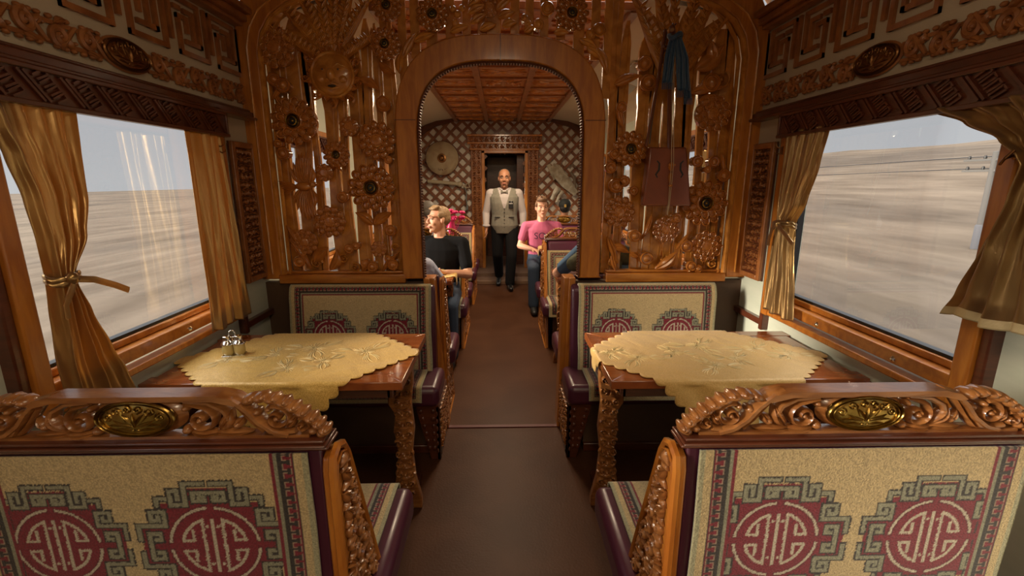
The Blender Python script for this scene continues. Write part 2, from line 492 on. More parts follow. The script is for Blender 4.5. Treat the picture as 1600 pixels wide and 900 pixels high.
def scroll_chain(m, L, H, n, d=.006, hh=.010, mi=0, rnd=None):
    # running S scroll with leaves, from u=0..L, v=0..H
    rnd = rnd or random.Random(3)
    p = L / n
    for k in range(n):
        u = (k + .5) * p; up = 1 if k % 2 == 0 else -1
        R = min(H * .34, p * .36)
        c = (u, H * (.5 + .08 * up))
        m.spiral(c, R, PI / 2 * up, 1.5, up, H * .105, hh, d, 22, mi, tail=(u + p * .55, H * (.5 - .33 * up)))
        m.leaf((u - p * .10, H * (.5 - .30 * up)), (u + p * .30, H * (.5 - .46 * up)), H * .13, H * .05, hh * 1.2, d, 7, mi)
        m.leaf((u + p * .22, H * (.5 + .05 * up)), (u + p * .42, H * (.5 + .40 * up)), H * .13, -H * .05, hh * 1.2, d, 7, mi)
        m.ell((u + p * .48, H * (.5 + .18 * up), d), (H * .07, H * .07, hh * 1.1), 8, 6, mi)
        for q in (-.25, .05, .30):
            m.ell((u + p * q, H * (.5 - .44 * up), d), (H * .13, H * .085, hh * .9), 8, 6, mi)
            m.ell((u + p * q + p * .1, H * (.5 + .44 * up), d), (H * .12, H * .08, hh * .9), 8, 6, mi)

def oval_medallion(m, a, b, d=0, hh=.012, mi=0):
    # domed oval with embossed scrolls, palmette and rim
    m.M = m.M @ Matrix.Translation((0, 0, d))
    m.ell((0, 0, 0), (a, b, hh * .75), 28, 8, mi)
    rim = [(a * cos(t), b * sin(t), hh * .15) for t in np.linspace(0, 2 * PI, 41)[:-1]]
    m.sweep(rim, a * .035, hh * .5, 6, mi, closed=True)
    rim = [(a * .88 * cos(t), b * .86 * sin(t), hh * .35) for t in np.linspace(0, 2 * PI, 41)[:-1]]
    m.sweep(rim, a * .016, hh * .3, 6, mi, closed=True)
    z = hh * .66; w = a * .026
    for sx in (-1, 1):
        m.spiral((sx * a * .13, b * .60), a * .11, -sx * PI / 2 + (0 if sx > 0 else PI) * 0, 1.3, sx, w, hh * .28, z, 16, mi, ball=False)
        m.spiral((sx * a * .40, b * .45), a * .13, sx * .5, 1.3, -sx, w, hh * .28, z * .85, 16, mi, ball=False, tail=(sx * a * .2, -b * .1))
        m.spiral((sx * a * .66, b * .12), a * .13, PI / 2, 1.4, sx, w, hh * .28, z * .7, 16, mi, ball=False)
        m.leaf((sx * a * .03, -b * .30), (sx * a * .28, b * .35), a * .05, sx * a * .03, hh * .35, z, 7, mi)
        m.leaf((sx * a * .05, -b * .35), (sx * a * .52, b * .0), a * .07, -sx * a * .03, hh * .35, z * .9, 7, mi)
        m.leaf((sx * a * .05, -b * .42), (sx * a * .66, -b * .32), a * .05, sx * a * .05, hh * .35, z * .8, 7, mi)
        m.leaf((sx * a * .08, -b * .62), (sx * a * .50, -b * .55), a * .045, sx * a * .03, hh * .3, z * .75, 7, mi)
        m.ell((sx * a * .07, -b * .60, z * .8), (a * .05, a * .045, hh * .3), 8, 6, mi)
        m.sweep([(sx * a * .02, -b * .4, z), (sx * a * .05, b * .0, z), (sx * a * .22, b * .22, z)], w * .7, hh * .25, 6, mi)
    m.leaf((0, -b * .35), (0, b * .42), a * .045, 0, hh * .45, z, 7, mi)

def wall_frieze(s, nm):
    t = thing('carved_frieze', 'carved wooden scroll frieze with bronze oval on the %s wall' % nm, 'frieze')
    o = (s * (WX - .006), 2.77 if s > 0 else -.03, 1.957)
    F = FR(o, (0, -1, 0) if s > 0 else (0, 1, 0), (0, 0, 1))
    L = 2.8
    ca, cb = (L - .84 - .11, L - .84 + .11) if s < 0 else (.84 - .11, .84 + .11)
    m = MB(F); scroll_chain(m, ca - .0, .098, max(3, int(ca / .105)))
    ob('scrolls', m, W_FRIEZE, t)
    m = MB(F @ Matrix.Translation((cb, 0, 0))); scroll_chain(m, L - cb, .098, max(3, int((L - cb) / .105)))
    ob('scrolls', m, W_FRIEZE, t)
    m = MB(F)                                         # thin pierced backing
    m.box(0, ca, .012, .026, 0, .004); m.box(0, ca, .07, .084, 0, .004); m.box(cb, L, .012, .026, 0, .004); m.box(cb, L, .07, .084, 0, .004)
    ob('backing', m, W_FRIEZE, t, smooth=False)
    m = MB(F @ Matrix.Translation(((ca + cb) / 2, .05, 0)))
    m.ell((0, 0, .004), (.125, .062, .014), 28, 6)
    ob('oval_surround', m, W_FRIEZE, t)
    m = MB(F @ Matrix.Translation(((ca + cb) / 2, .05, .010)))
    oval_medallion(m, .112, .052, 0, .016)
    o_ = ob('medallion', m, BRONZE, t); o_['label'] = 'bronze oval medallion'
wall_frieze(-1, 'left'); wall_frieze(1, 'right')

def valance(s, nm, c, lab):
    t = thing('valance', lab, 'valance')
    y0, y1 = c - .60, c + .565
    o = (s * 1.36, y1 if s > 0 else y0, 1.758); L = y1 - y0; H = .115
    F = FR(o, (0, -1, 0) if s > 0 else (0, 1, 0), (0, 0, 1))
    m = MB(F)
    m.box(0, L, 0, H, -.02, -.008); m.box(0, L, 0, .016, -.02, .008); m.box(0, L, H - .014, H, -.02, .004)
    m.box(0, .012, 0, H, -.08, .004); m.box(L - .012, L, 0, H, -.08, .004)
    ob('board', m, W_DARK, t, bevel=.003)
    m = MB(F); a, b = .020, H - .018; hb = b - a; p = .118; sl = hb * .9
    n = int((L - .04 - sl) / p)
    for k in range(n + 1):
        u = .02 + k * (L - .04 - sl) / n
        for off in (0, .018):
            if u + off + sl <= L - .012: m.bar((u + off + sl, a), (u + off, b), .008, -.009, .001)
        v = u + .034                                   # stepped zigzags between the diagonals
        if k < n:
            for j in range(4):
                q = (j + .5) / 4; x = v + sl * (1 - q) ; z = a + hb * q
                m.bar((x + .002, z), (x + .040, z + .022), .006, -.009, 0)
                m.bar((x + .040, z + .022), (x + .052, z + .008), .006, -.009, 0)
                m.bar((x + .014, z - .010), (x + .05, z + .008), .006, -.009, 0)
    ob('fretwork', m, W_DARK, t, smooth=False)
for c in WIN:
    if c < 0 or c > 6: continue
    for s, nm in ((-1, 'left'), (1, 'right')):
        if c == 1.865: lab = 'dark carved valance board over the near %s window' % nm
        elif c < 1: lab = 'dark carved valance over the %s window just out of frame' % nm
        else: lab = 'dark valance over %s window of the far saloon, %s table' % (nm, 'first' if c < 4 else 'second')
        valance(s, nm, c, lab)

# narrow carved panels between window and partition -----------------------------
def carved_field(m, W, H, seed, d=.004, hh=.009, mi=0, cell=.045):
    rnd = random.Random(seed)
    nu, nv = max(1, round(W / cell)), max(1, round(H / cell))
    cu, cv = W / nu, H / nv
    for i in range(nu):
        for j in range(nv):
            u = (i + .5) * cu; v = (j + .5) * cv; k = (i + j * 2 + rnd.randrange(2)) % 3
            R = min(cu, cv) * .40
            if k < 2: m.spiral((u, v), R, rnd.random() * 6.28, 1.25, rnd.choice((-1, 1)), R * .22, hh, d, 14, mi)
            else:
                a = rnd.random() * 6.28
                for q in range(3):
                    an = a + (q - 1) * .8
                    m.leaf((u - R * .5 * cos(a), v - R * .5 * sin(a)), (u + R * 1.1 * cos(an), v + R * 1.1 * sin(an)), R * .25, 0, hh * 1.2, d, 6, mi)
            m.ell((u + cu * .5 * (1 if i < nu - 1 else 0), v + cv * .42, d), (R * .22, R * .2, hh), 6, 5, mi)
            m.leaf((u - cu * .4, v + cv * .4), (u + cu * .4, v + cv * .55), R * .2, R * .1, hh, d, 6, mi)
for s, nm in ((-1, 'left'), (1, 'right')):
    t = thing('carved_wall_panel', 'narrow tall carved wooden panel between %s window and partition' % nm, 'wall panel', (s * WX, 2.64, 1.01))
    y0, y1, z0, z1 = 2.535, 2.765, 1.0, 1.752
    o = (s * (WX - .002), y1 if s > 0 else y0, z0)
    F = Matrix.Translation((-s * WX, -2.64, -1.01)) @ FR(o, (0, -1, 0) if s > 0 else (0, 1, 0), (0, 0, 1))
    W, H = y1 - y0, z1 - z0
    m = MB(F); m.box(0, W, 0, H, 0, .010)
    ob('backboard', m, W_DARK, t, smooth=False)
    m = MB(F); f = .03
    m.box(0, f, 0, H, .008, .03); m.box(W - f, W, 0, H, .008, .03); m.box(f, W - f, 0, f, .008, .03); m.box(f, W - f, H - f, H, .008, .03)
    ob('frame', m, W_FRIEZE, t, bevel=.005)
    m = MB(F @ Matrix.Translation((f, f, .012))); carved_field(m, W - 2 * f, H - 2 * f, 5 + s, 0, .010, 0, .042)
    ob('carving', m, W_FRIEZE, t)
    # coat hook on the window casing
    hk = thing('coat_hook', 'small double metal coat hook beside the %s window' % nm, 'hook', (s * 1.385, 2.41 if s > 0 else 2.36, 1.70))
    m = MB(FR((0, 0, 0), (0, -s, 0), (0, 0, 1)))
    m.prism([(-.008, -.02), (.008, -.02), (.008, .02), (-.008, .02)], -.002, .004)
    m.sweep([(0, .012, .004), (0, .012, .02), (0, .02, .032), (0, .03, .034)], .003, None, 6)
    m.sweep([(0, -.01, .004), (0, -.018, .02), (0, -.012, .036), (0, 0, .04)], .003, None, 6)
    ob('hook', m, BRONZE, hk)
# ------------------------------------------------------------------ carved partition
def loop_arch(a, b, zs, z0, n, cx=-.029, N=40):
    pts = [(cx + a, z0), (cx + a, zs)]
    for i in range(1, N):
        t = (PI / 2) * 0 + PI * i / N
        c_, s_ = cos(t), sin(t)
        pts.append((cx + a * math.copysign(abs(c_) ** (2 / n), c_), zs + b * s_ ** (2 / n)))
    pts += [(cx - a, zs), (cx - a, z0)]
    return pts
arch = thing('doorway_arch', 'rounded orange wooden arch framing the aisle in the carved partition', 'arch', (-.029, 2.79, .985))
Fp = FR((0, 2.79, 0), (1, 0, 0), (0, 0, 1))            # d points to the camera
Fa = Matrix.Translation((.029, -2.79, -.985)) @ Fp
outer = loop_arch(.588, .56, 1.76, .985, 2.9); inner = loop_arch(.467, .425, 1.76, .985, 2.9)
def open_ring(m, O, I, d0, d1):
    n = len(O); vs = [(p[0], p[1], d) for d in (d0, d1) for p in O] + [(p[0], p[1], d) for d in (d0, d1) for p in I]
    fs = []
    for i in range(n - 1):
        j = i + 1
        fs += [(n + j, n + i, 3 * n + i, 3 * n + j), (i, j, 2 * n + j, 2 * n + i), (j, i, n + i, n + j), (2 * n + i, 2 * n + j, 3 * n + j, 3 * n + i)]
    fs += [(0, n, 3 * n, 2 * n), (n - 1, 3 * n - 1, 4 * n - 1, 2 * n - 1)]
    m.add(vs, fs)
m = MB(Fa); open_ring(m, outer, inner, -.05, .05)
ob('arch_board', m, W_OR, arch, bevel=.008)
m = MB(Fa)
for q in (-1, 1): m.box(-.029 + q * .53 - .0585, -.029 + q * .53 + .0585, 1.878, 1.882, .0495, .0512)
m.box(-.031, -.027, 2.187, 2.318, .0495, .0512)
ob('joint_line', m, W_DARK, arch, smooth=False)
def resample(pts, step):
    out = []; acc = 0
    for a, b in zip(pts[:-1], pts[1:]):
        L = math.hypot(b[0] - a[0], b[1] - a[1]); s_ = -acc
        while s_ + step <= L:
            s_ += step; out.append((a[0] + (b[0] - a[0]) * s_ / L, a[1] + (b[1] - a[1]) * s_ / L))
        acc = L - s_
    return out
m = MB(Fa)
bead = loop_arch(.462, .418, 1.76, .985, 2.9)
m.sweep([(x, z, .045) for x, z in bead], .006, .010, 6)
for x, z in resample(loop_arch(.452, .408, 1.76, .99, 2.9), .0155): m.ell((x, z, .046), (.0075, .0075, .007), 6, 4)
o_ = ob('bead_trim', m, W_DARK, arch); o_['label'] = 'dark beaded inner edge'

# slats, frames and carving of the two screens
def outer_frame_pts(s):
    return [(1.44, .985), (1.44, 2.30), (1.415, 2.42), (1.36, 2.52), (1.26, 2.60), (1.1, 2.65), (.7, 2.70), (0, 2.725)], \
           [(1.325, .985), (1.325, 2.22), (1.30, 2.32), (1.245, 2.40), (1.16, 2.46), (1.04, 2.51), (.7, 2.56), (0, 2.585)]
def rosette_mesh(kind):
    m = MB(); R = 1.0
    def ringp(n, rad, pr, pt, d, h, off=0, cup=True):
        h = h * .45
        for i in range(n):
            a = 2 * PI * (i + off) / n
            c = (rad * cos(a), rad * sin(a), d)
            m.ell(c, (pr, pt, h), 10, 6, 0, a)
            if cup:
                m.sweep([(c[0] + (pr * .86 * cos(t)) * cos(a) - (pt * .86 * sin(t)) * sin(a), c[1] + (pr * .86 * cos(t)) * sin(a) + (pt * .86 * sin(t)) * cos(a), d + .075 + .03 * cos(t)) for t in np.linspace(0, 2 * PI, 15)[:-1]], .030, .055, 6, 0, closed=True)
            if False:
                m.sweep([(c[0] + (pr * .8 * cos(t)) * cos(a) - (pt * .85 * sin(t)) * sin(a), c[1] + (pr * .8 * cos(t)) * sin(a) + (pt * .85 * sin(t)) * cos(a), d + h * .55) for t in np.linspace(-2.1, 2.1, 11)], .034, .055, 5, 0)
    m.lathe([(.86, -.42), (.88, -.04), (.70, .02), (.5, .10)], 28)
    if kind == 'brass':
        ringp(13, .79, .22, .19, .05, .14); ringp(10, .53, .19, .165, .15, .13, .5)
        m.lathe([(.42, .1), (.40, .22), (.33, .25), (.30, .22), (.1, .20)], 24)
        for i in range(22):
            a = 2 * PI * i / 22; m.sweep([(.31 * cos(a), .31 * sin(a), .235), (.40 * cos(a), .40 * sin(a), .225)], .018, .02, 4)
    elif kind == 'disc':
        ringp(11, .77, .23, .22, .05, .15); ringp(9, .48, .17, .165, .14, .12, .5)
        m.lathe([(.36, .1), (.34, .2), (.27, .24), (.25, .20), (.05, .20)], 24)
        m.ell((0, 0, .19), (.25, .25, .04), 16, 5)
    else:
        ringp(9, .70, .26, .22, .04, .18)
        m.lathe([(.44, .1), (.42, .24), (.35, .28), (.30, .24), (.05, .25)], 20)
    return m.mesh('rosette', [W_ROS])
def rosette_brass():
    m = MB()
    m.lathe([(.31, .20), (.31, .30), (.275, .35), (.235, .31), (.22, .24)], 24, cap=False)
    m.lathe([(.20, .24), (.195, .32), (.16, .345), (.135, .30), (.12, .23)], 20, cap=False)
    m.lathe([(.25, .255), (.01, .26)], 20, mi=1)
    m.ell((0, 0, .265), (.06, .06, .05), 8, 6, 0)
    return m.mesh('brass_ring', [BRASS, BLACK])
def put_ros(parent, kind, x, z, r, d, base):
    Mx = FR((x - base[0], 2.79 - d - base[1], z - base[2]), (1, 0, 0), (0, 0, 1))
    o = bpy.data.objects.new('rosette', cached('ros_' + kind, lambda: rosette_mesh(kind))); COL.objects.link(o); o.parent = parent
    o.matrix_local = Mx @ Matrix.Scale(r, 4) @ Matrix.Scale(.035 / .28 / r if False else 1.0, 4, (0, 0, 1))
    if kind == 'brass':
        b = bpy.data.objects.new('brass_ring', cached('rosb', rosette_brass)); COL.objects.link(b); b.parent = o
        b['label'] = 'ringed brass centre'
def add_ball(m, x, z, r, d=.035):
    m.ell((x, z, d), (r * .62, r * .62, r * .6), 14, 8)
    m.sweep([(x + r * .86 * cos(t), z + r * .86 * sin(t), d) for t in np.linspace(0, 2 * PI, 19)[:-1]], r * .16, r * .35, 6, closed=True)
    m.lathe([(r * .8, -.065), (r * .8, .006)], 14, c=(x, z, d))
LRP = [(-1.238, 2.248, .108), (-.724, 1.771, .108), (-1.027, 1.32, .094), (-1.183, 1.2, .078), (-.876, 1.846, .058), (-1.036, 1.596, .054), (-.755, 1.157, .052)]
LRB = [(-1.171, 1.872, .128), (-.65, 2.268, .085), (-.63, 2.455, .08), (-.956, 1.694, .075), (-.769, 1.513, .135)]
LBL = [(-.676, 1.965, .042), (-.942, 1.459, .034), (-.677, 1.267, .034), (-.925, 1.162, .030), (-.886, 1.177, .024), (-.84, 1.073, .026), (-.796, 1.053, .034), (-.674, 1.064, .034), (-1.221, 1.086, .034), (-1.260, 2.088, .036), (-1.214, 2.058, .040), (-1.275, 1.753, .024), (-1.254, 1.701, .036), (-.666, 1.667, .024), (-.70, 1.10, .022)]
RRP = [(.665, 1.373, .096), (.946, 1.27, .080), (1.198, 1.17, .096), (1.165, 1.92, .102)]
RRB = [(.709, 1.728, .100), (1.163, 1.424, .134)]
RBL = [(.764, 1.233, .038), (.842, 1.097, .040), (1.077, 1.17, .038), (1.10, 1.661, .034), (1.197, 1.658, .034), (1.164, 1.614, .022), (1.262, 1.582, .038), (1.115, 1.049, .032), (1.160, 1.033, .026), (1.006, 1.338, .030), (.741, 1.495, .028), (.638, 1.524, .044), (.682, 1.549, .034), (.602, 1.625, .034), (1.142, 2.082, .05), (.762, 2.179, .04), (.789, 2.08, .046), (.646, 1.952, .03), (.62, 1.70, .03)]
SL_L = [(-1.262, .050), (-1.160, .078), (-1.090, .036), (-.990, .062), (-.925, .040), (-.845, .062), (-.772, .046), (-.715, .030), (-.650, .052)]
SL_R = [(.612, .05), (.668, .044), (.785, .066), (.860, .052), (.925, .055), (.995, .055), (1.05, .045), (1.128, .040), (1.205, .05), (1.262, .046)]
rnd = random.Random(11)
def zmax(x):
    ax = abs(x)
    return float(np.interp(ax, [.0, .7, 1.04, 1.16, 1.245, 1.30, 1.325], [2.60, 2.575, 2.53, 2.47, 2.41, 2.33, 2.24]))
for s, nm in ((-1, 'left'), (1, 'right')):
    base = (s * .95, 2.79, .985)
    scr = thing('carved_screen', ('pierced wooden screen left of the arch, carved with sun face, bird and flowers' if s < 0 else 'pierced wooden screen right of the arch, carved with flowers, behind the fiddle'), 'carved screen', base)
    F = Matrix.Translation((-base[0], -base[1], -base[2])) @ Fp
    # outer frame following the vault
    O, I = outer_frame_pts(s)
    m = MB(F); O_ = [(s * x, z) for x, z in O]; I_ = [(s * x, z) for x, z in I]
    if s > 0: open_ring(m, O_, I_, -.03, .05)
    else: open_ring(m, I_, O_, -.03, .05)
    ob('frame_post', m, W_OR, scr, bevel=.006)
    m = MB(F)
    J = [(1.318, .985), (1.318, 2.21), (1.293, 2.31), (1.238, 2.392), (1.155, 2.452), (1.035, 2.502), (.7, 2.552), (0, 2.577)]
    m.sweep([(s * x, z, .030) for x, z in J], .016, .022, 8)
    m.sweep([(s * (x - .030), z - .004, .018) for x, z in J[:-1]], .010, .014, 8)
    m.sweep([(s * (x + .06), z + .03, .052) for x, z in J[:-1]], .006, .006, 6)
    ob('frame_moulding', m, W_CARV, scr)
    m = MB(F)
    xa, xb = sorted((s * .60 - .0, s * 1.325)); m.box(xa - (.02 if s < 0 else .0), xb, .955, 1.01, -.04, .055); m.box(xa, xb, 1.01, 1.026, -.02, .03)
    ob('bottom_rail', m, W_ORH, scr, bevel=.006)
    for (x, w) in (SL_L if s < 0 else SL_R):
        zt = (zmax(x) + .03) if (abs(x) > 1.22 or abs(x) < .66) else min(zmax(x), 2.38 + .03 * sin(x * 31)); ph = rnd.random() * 6; m = MB(F); L = []; Rr = []
        for i in range(25):
            z = 1.0 + (zt - 1.0) * i / 24
            wx = .006 * sin(z * 5.5 + ph); ww = w * 1.12 * (1 + .14 * sin(z * 7 + ph * 2)) * (1.2 if z > 1.98 else 1) * (min(1, (zt + .005 - z) / .12) ** .6 if zt < 2.44 and abs(x) < 1.2 else 1)
            L.append((x + wx - ww / 2, z)); Rr.append((x + wx + ww / 2, z))
        vs = [(p[0], p[1], d) for d in (-.044, -.020) for p in L] + [(p[0], p[1], d) for d in (-.044, -.020) for p in Rr]
        n = 25; fs = []
        for i in range(24):
            fs += [(n + i, 3 * n + i, 3 * n + i + 1, n + i + 1), (i, i + 1, 2 * n + i + 1, 2 * n + i), (i, n + i, n + i + 1, i + 1), (2 * n + i, 2 * n + i + 1, 3 * n + i + 1, 3 * n + i)]
        m.add(vs, fs)
        m.sweep([((a[0] + b[0]) / 2 + .2 * w, a[1], -.020) for a, b in zip(L, Rr)], .0035, .004, 5)
        ob('slat', m, W_CARV, scr)
    for x, z, r in (LRP if s < 0 else RRP): put_ros(scr, 'small' if r < .06 else 'disc', x, z, r, .026, base)
    for x, z, r in (LRB if s < 0 else RRB): put_ros(scr, 'brass', x, z, r, .026, base)
    for x, z, r in (LBL if s < 0 else RBL):
        m = MB(F); add_ball(m, x, z, r); ob('carved_berry', m, W_ROS, scr)
    # foliage
    m = MB(F)
    if s < 0:
        LV = [((-.775, 1.30), (-.875, 1.372), .030, -.008), ((-.775, 1.30), (-.665, 1.372), .030, .008), ((-1.14, 1.08), (-1.05, 1.17), .035, .01), ((-1.05, 1.03), (-1.00, 1.16), .03, -.02),
              ((-1.28, 1.30), (-1.18, 1.14), .018, .0), ((-1.27, 1.22), (-1.16, 1.04), .02, .01), ((-.74, 1.02), (-.63, 1.14), .016, .01), ((-.69, 2.18), (-.60, 2.12), .022, -.01), ((-.80, 2.10), (-.70, 2.04), .026, .01),
              ((-1.27, 2.02), (-1.22, 1.93), .014, 0), ((-1.29, 1.98), (-1.20, 2.08), .014, 0), ((-.86, 1.02), (-.82, 1.10), .02, 0), ((-.98, 1.66), (-.93, 1.60), .012, 0), ((-.72, 2.35), (-.69, 2.20), .02, 0), ((-1.26, 2.36), (-1.15, 2.48), .03, 0)]
        SP = [((-1.13, 1.075), .035, 0, 1), ((-.90, 1.045), .030, 2, -1), ((-.965, 1.10), .03, 1, 1), ((-.66, 1.17), .02, 0, 1)]
        fan = (-.942, 2.16)
        FANS = [(-1.20, 2.50, .055), (-1.09, 2.60, .050), (-.985, 2.62, .040), (-.895, 2.62, .040), (-.80, 2.60, .050), (-.71, 2.50, .045), (-1.27, 2.33, .05), (-.70, 2.30, .035)]
    else:
        LV = [((.62, 1.17), (.74, 1.13), .026, .01), ((.74, 1.13), (.80, 1.10), .018, 0), ((.90, 1.03), (1.03, 1.14), .034, -.015), ((.60, 1.23), (.66, 1.06), .022, .01), ((.63, 1.12), (.66, 1.02), .018, 0),
              ((.86, 1.36), (.80, 1.20), .016, .01), ((.95, 1.36), (.90, 1.22), .016, .01), ((1.02, 1.15), (1.10, 1.26), .012, 0), ((1.10, 1.01), (1.17, 1.06), .018, 0), ((.60, 2.07), (.75, 2.12), .028, .01),
              ((1.08, 1.99), (1.23, 1.99), .03, .006), ((1.03, 2.03), (1.22, 2.06), .028, .01), ((1.05, 2.15), (1.20, 2.28), .045, -.02), ((.66, 1.85), (.62, 1.98), .02, 0), ((1.16, 2.18), (1.12, 2.30), .04, 0), ((1.24, 1.70), (1.28, 1.55), .014, 0)]
        SP = [((.64, 1.07), .03, 0, 1), ((.98, 1.07), .04, 2, -1), ((1.25, 1.06), .03, 1, 1), ((1.20, 2.10), .05, 1, -1)]
        fan = (.93, 2.05)
        FANS = [(.68, 2.52, .06), (.80, 2.60, .050), (.90, 2.62, .036), (1.03, 2.60, .050), (1.12, 2.55, .045), (1.22, 2.44, .05)]
    for a, b, w, bd in LV: m.leaf(a, b, w, bd, .018, .026)
    ob('carved_leaves', m, W_ROS, scr)
    for c, R, a, g in SP:
        m = MB(F); m.spiral(c, R, a, 1.6, g, .006, .012, .02); ob('carved_scroll', m, W_CARV, scr)
    for (x, z, w) in FANS:                           # tall frond leaves meeting the vault
        m = MB(F); z2 = min(z, zmax(x) + .02)
        a = fan; m.leaf(a, (x, z2), w, (x - a[0]) * .12, .022, .014, 14)
        for q in range(9):
            t = .25 + q * .075; px, pz = a[0] + (x - a[0]) * t, a[1] + (z2 - a[1]) * t
            for sg in (-1, 1): m.leaf((px, pz), (px + sg * w * .75, pz + .045), .010, 0, .008, .034, 6)
        ob('frond', m, W_CARV, scr)
    if s < 0:                                        # sun face with curling mane
        m = MB(F); cx, cz, R = -.942, 2.112, .112
        m.ell((cx, cz, .03), (R, R, .035), 28, 10)
        m.sweep([(cx + R * cos(t), cz + R * sin(t), .034) for t in np.linspace(0, 2 * PI, 31)[:-1]], .010, .014, 6, closed=True)
        m.ell((cx, cz - .005, .062), (.024, .034, .026), 12, 8); m.ell((cx - .018, cz - .022, .058), (.012, .010, .014), 8, 6); m.ell((cx + .018, cz - .022, .058), (.012, .010, .014), 8, 6)
        for q in (-1, 1):
            m.ell((cx + q * .042, cz + .022, .056), (.016, .009, .012), 10, 6)
            m.sweep([(cx + q * .014, cz + .036, .066), (cx + q * .04, cz + .052, .062), (cx + q * .072, cz + .040, .05)], .006, .008, 6)
            m.ell((cx + q * .058, cz - .025, .05), (.026, .024, .016), 10, 6)
        m.sweep([(cx - .036, cz - .052, .058), (cx, cz - .046, .066), (cx + .036, cz - .052, .058)], .005, .007, 6)
        m.sweep([(cx - .034, cz - .066, .056), (cx, cz - .076, .062), (cx + .034, cz - .066, .056)], .006, .007, 6)
        fo = ob('sun_face', m, W_CARV, scr)
        m = MB(F); m.ell((cx, cz - .060, .058), (.024, .006, .010), 10, 5); 
        for q in (-1, 1): m.ell((cx + q * .042, cz + .022, .065), (.006, .005, .004), 8, 5)
        ob('mouth_and_pupils', m, BLACK, fo)
        m = MB(F)
        for i in range(18):
            a = 2 * PI * i / 18; r1 = R * 1.02; r2 = R * (1.42 if i % 2 else 1.30)
            m.leaf((cx + r1 * cos(a), cz + r1 * sin(a)), (cx + r2 * cos(a + .22), cz + r2 * sin(a + .22)), .018, .012, .022, .024, 7)
            if i % 2: m.spiral((cx + R * 1.34 * cos(a + .1), cz + R * 1.34 * sin(a + .1)), .020, a, 1.2, 1, .006, .012, .030, 12)
        ob('mane', m, W_ROS, fo)
        m = MB(F)                                    # bird flying to the right, wings up and down
        bx_, bz = -1.150, 1.520
        m.ell((bx_, bz, .045), (.052, .024, .024), 16, 8); m.ell((bx_ + .052, bz + .012, .050), (.022, .020, .02), 12, 8)
        m.leaf((bx_ + .066, bz + .012), (bx_ + .108, bz + .004), .006, 0, .008, .046, 6)
        for k in range(6): m.leaf((bx_ - .035, bz), (bx_ - .145 + .006 * k, bz + .030 - .014 * k), .010, 0, .010, .04, 7)
        for sg in (1, -1):
            for k in range(8):
                t = k / 7
                a = (bx_ + .030 - .05 * t, bz + sg * (.012 + .01 * (1 - t)))
                b = (bx_ + .055 - .125 * t, bz + sg * (.185 - .085 * t * t + .02 * sin(3 * t)))
                m.leaf(a, b, .016, .008 * sg, .012, .030 + .010 * (1 - t), 8)
            m.leaf((bx_ + .035, bz + sg * .01), (bx_ + .050, bz + sg * .12), .020, -.012 * sg, .016, .045, 8)
        ob('bird', m, W_ROS, scr)
    # centre field above the arch belongs half to each screen
    m = MB(F)
    for i, (x, w) in enumerate([(.05, .05), (.13, .045), (.21, .045), (.30, .05), (.40, .06), (.49, .05), (.56, .045)]):
        z0 = 2.30 - .00 if x < .4 else (2.20 if x < .52 else 2.0)
        m.box(s * x - w / 2 - (.029 if s < 0 and x < .1 else 0), s * x + w / 2, z0, zmax(x) + .02, -.012, .010)
    ob('top_slats', m, W_CARV, scr, bevel=.003)
for x, z, r in [(-.39, 2.415, .088), (.355, 2.425, .092)]: put_ros([o for o in COL.objects if o.name.startswith('carved_screen')][0 if x < 0 else 1], 'brass', x, z, r, .026, (math.copysign(.95, x), 2.79, .985))
scrL = [o for o in COL.objects if o.name == 'carved_screen'][0]; scrR = [o for o in COL.objects if o.name == 'carved_screen.001'][0]
for x, z, r in [(-.085, 2.453, .055)]: put_ros(scrL, 'small', x, z, r, .026, (-.95, 2.79, .985))
m = MB(Matrix.Translation((.95, -2.79, -.985)) @ Fp)
for x, z, r in [(-.257, 2.414, .020), (-.232, 2.445, .018), (-.268, 2.374, .02), (-.28, 2.44, .018)]: m.ell((x, z, .035), (r, r, r), 10, 7)
for a, b in [((-.20, 2.46), (-.12, 2.50)), ((-.20, 2.42), (-.11, 2.46)), ((-.19, 2.37), (-.10, 2.42)), ((-.05, 2.44), (.04, 2.50)), ((-.04, 2.40), (.05, 2.43)), ((-.02, 2.36), (.06, 2.38)), ((-.30, 2.33), (-.20, 2.36)), ((-.56, 2.20), (-.47, 2.33)), ((-.58, 2.12), (-.56, 2.24)), ((-.50, 2.28), (-.38, 2.32)), ((-.14, 2.34), (-.05, 2.37))]: m.leaf(a, b, .024, .008, .016, .03, 8)
ob('carved_leaves', m, W_CARV, scrL)
m = MB(Matrix.Translation((-.95, -2.79, -.985)) @ Fp)
for x, z, r in [(.176, 2.371, .028), (.223, 2.446, .036), (.459, 2.322, .028), (.503, 2.345, .036), (.12, 2.37, .02), (.10, 2.40, .02)]: add_ball(m, x, z, r)
for a, b in [((.40, 2.30), (.50, 2.25)), ((.50, 2.26), (.56, 2.12)), ((.44, 2.26), (.52, 2.20)), ((.26, 2.33), (.34, 2.33)), ((.10, 2.33), (.16, 2.36))]: m.leaf(a, b, .024, .008, .016, .03, 8)
ob('carved_leaves', m, W_CARV, scrR)

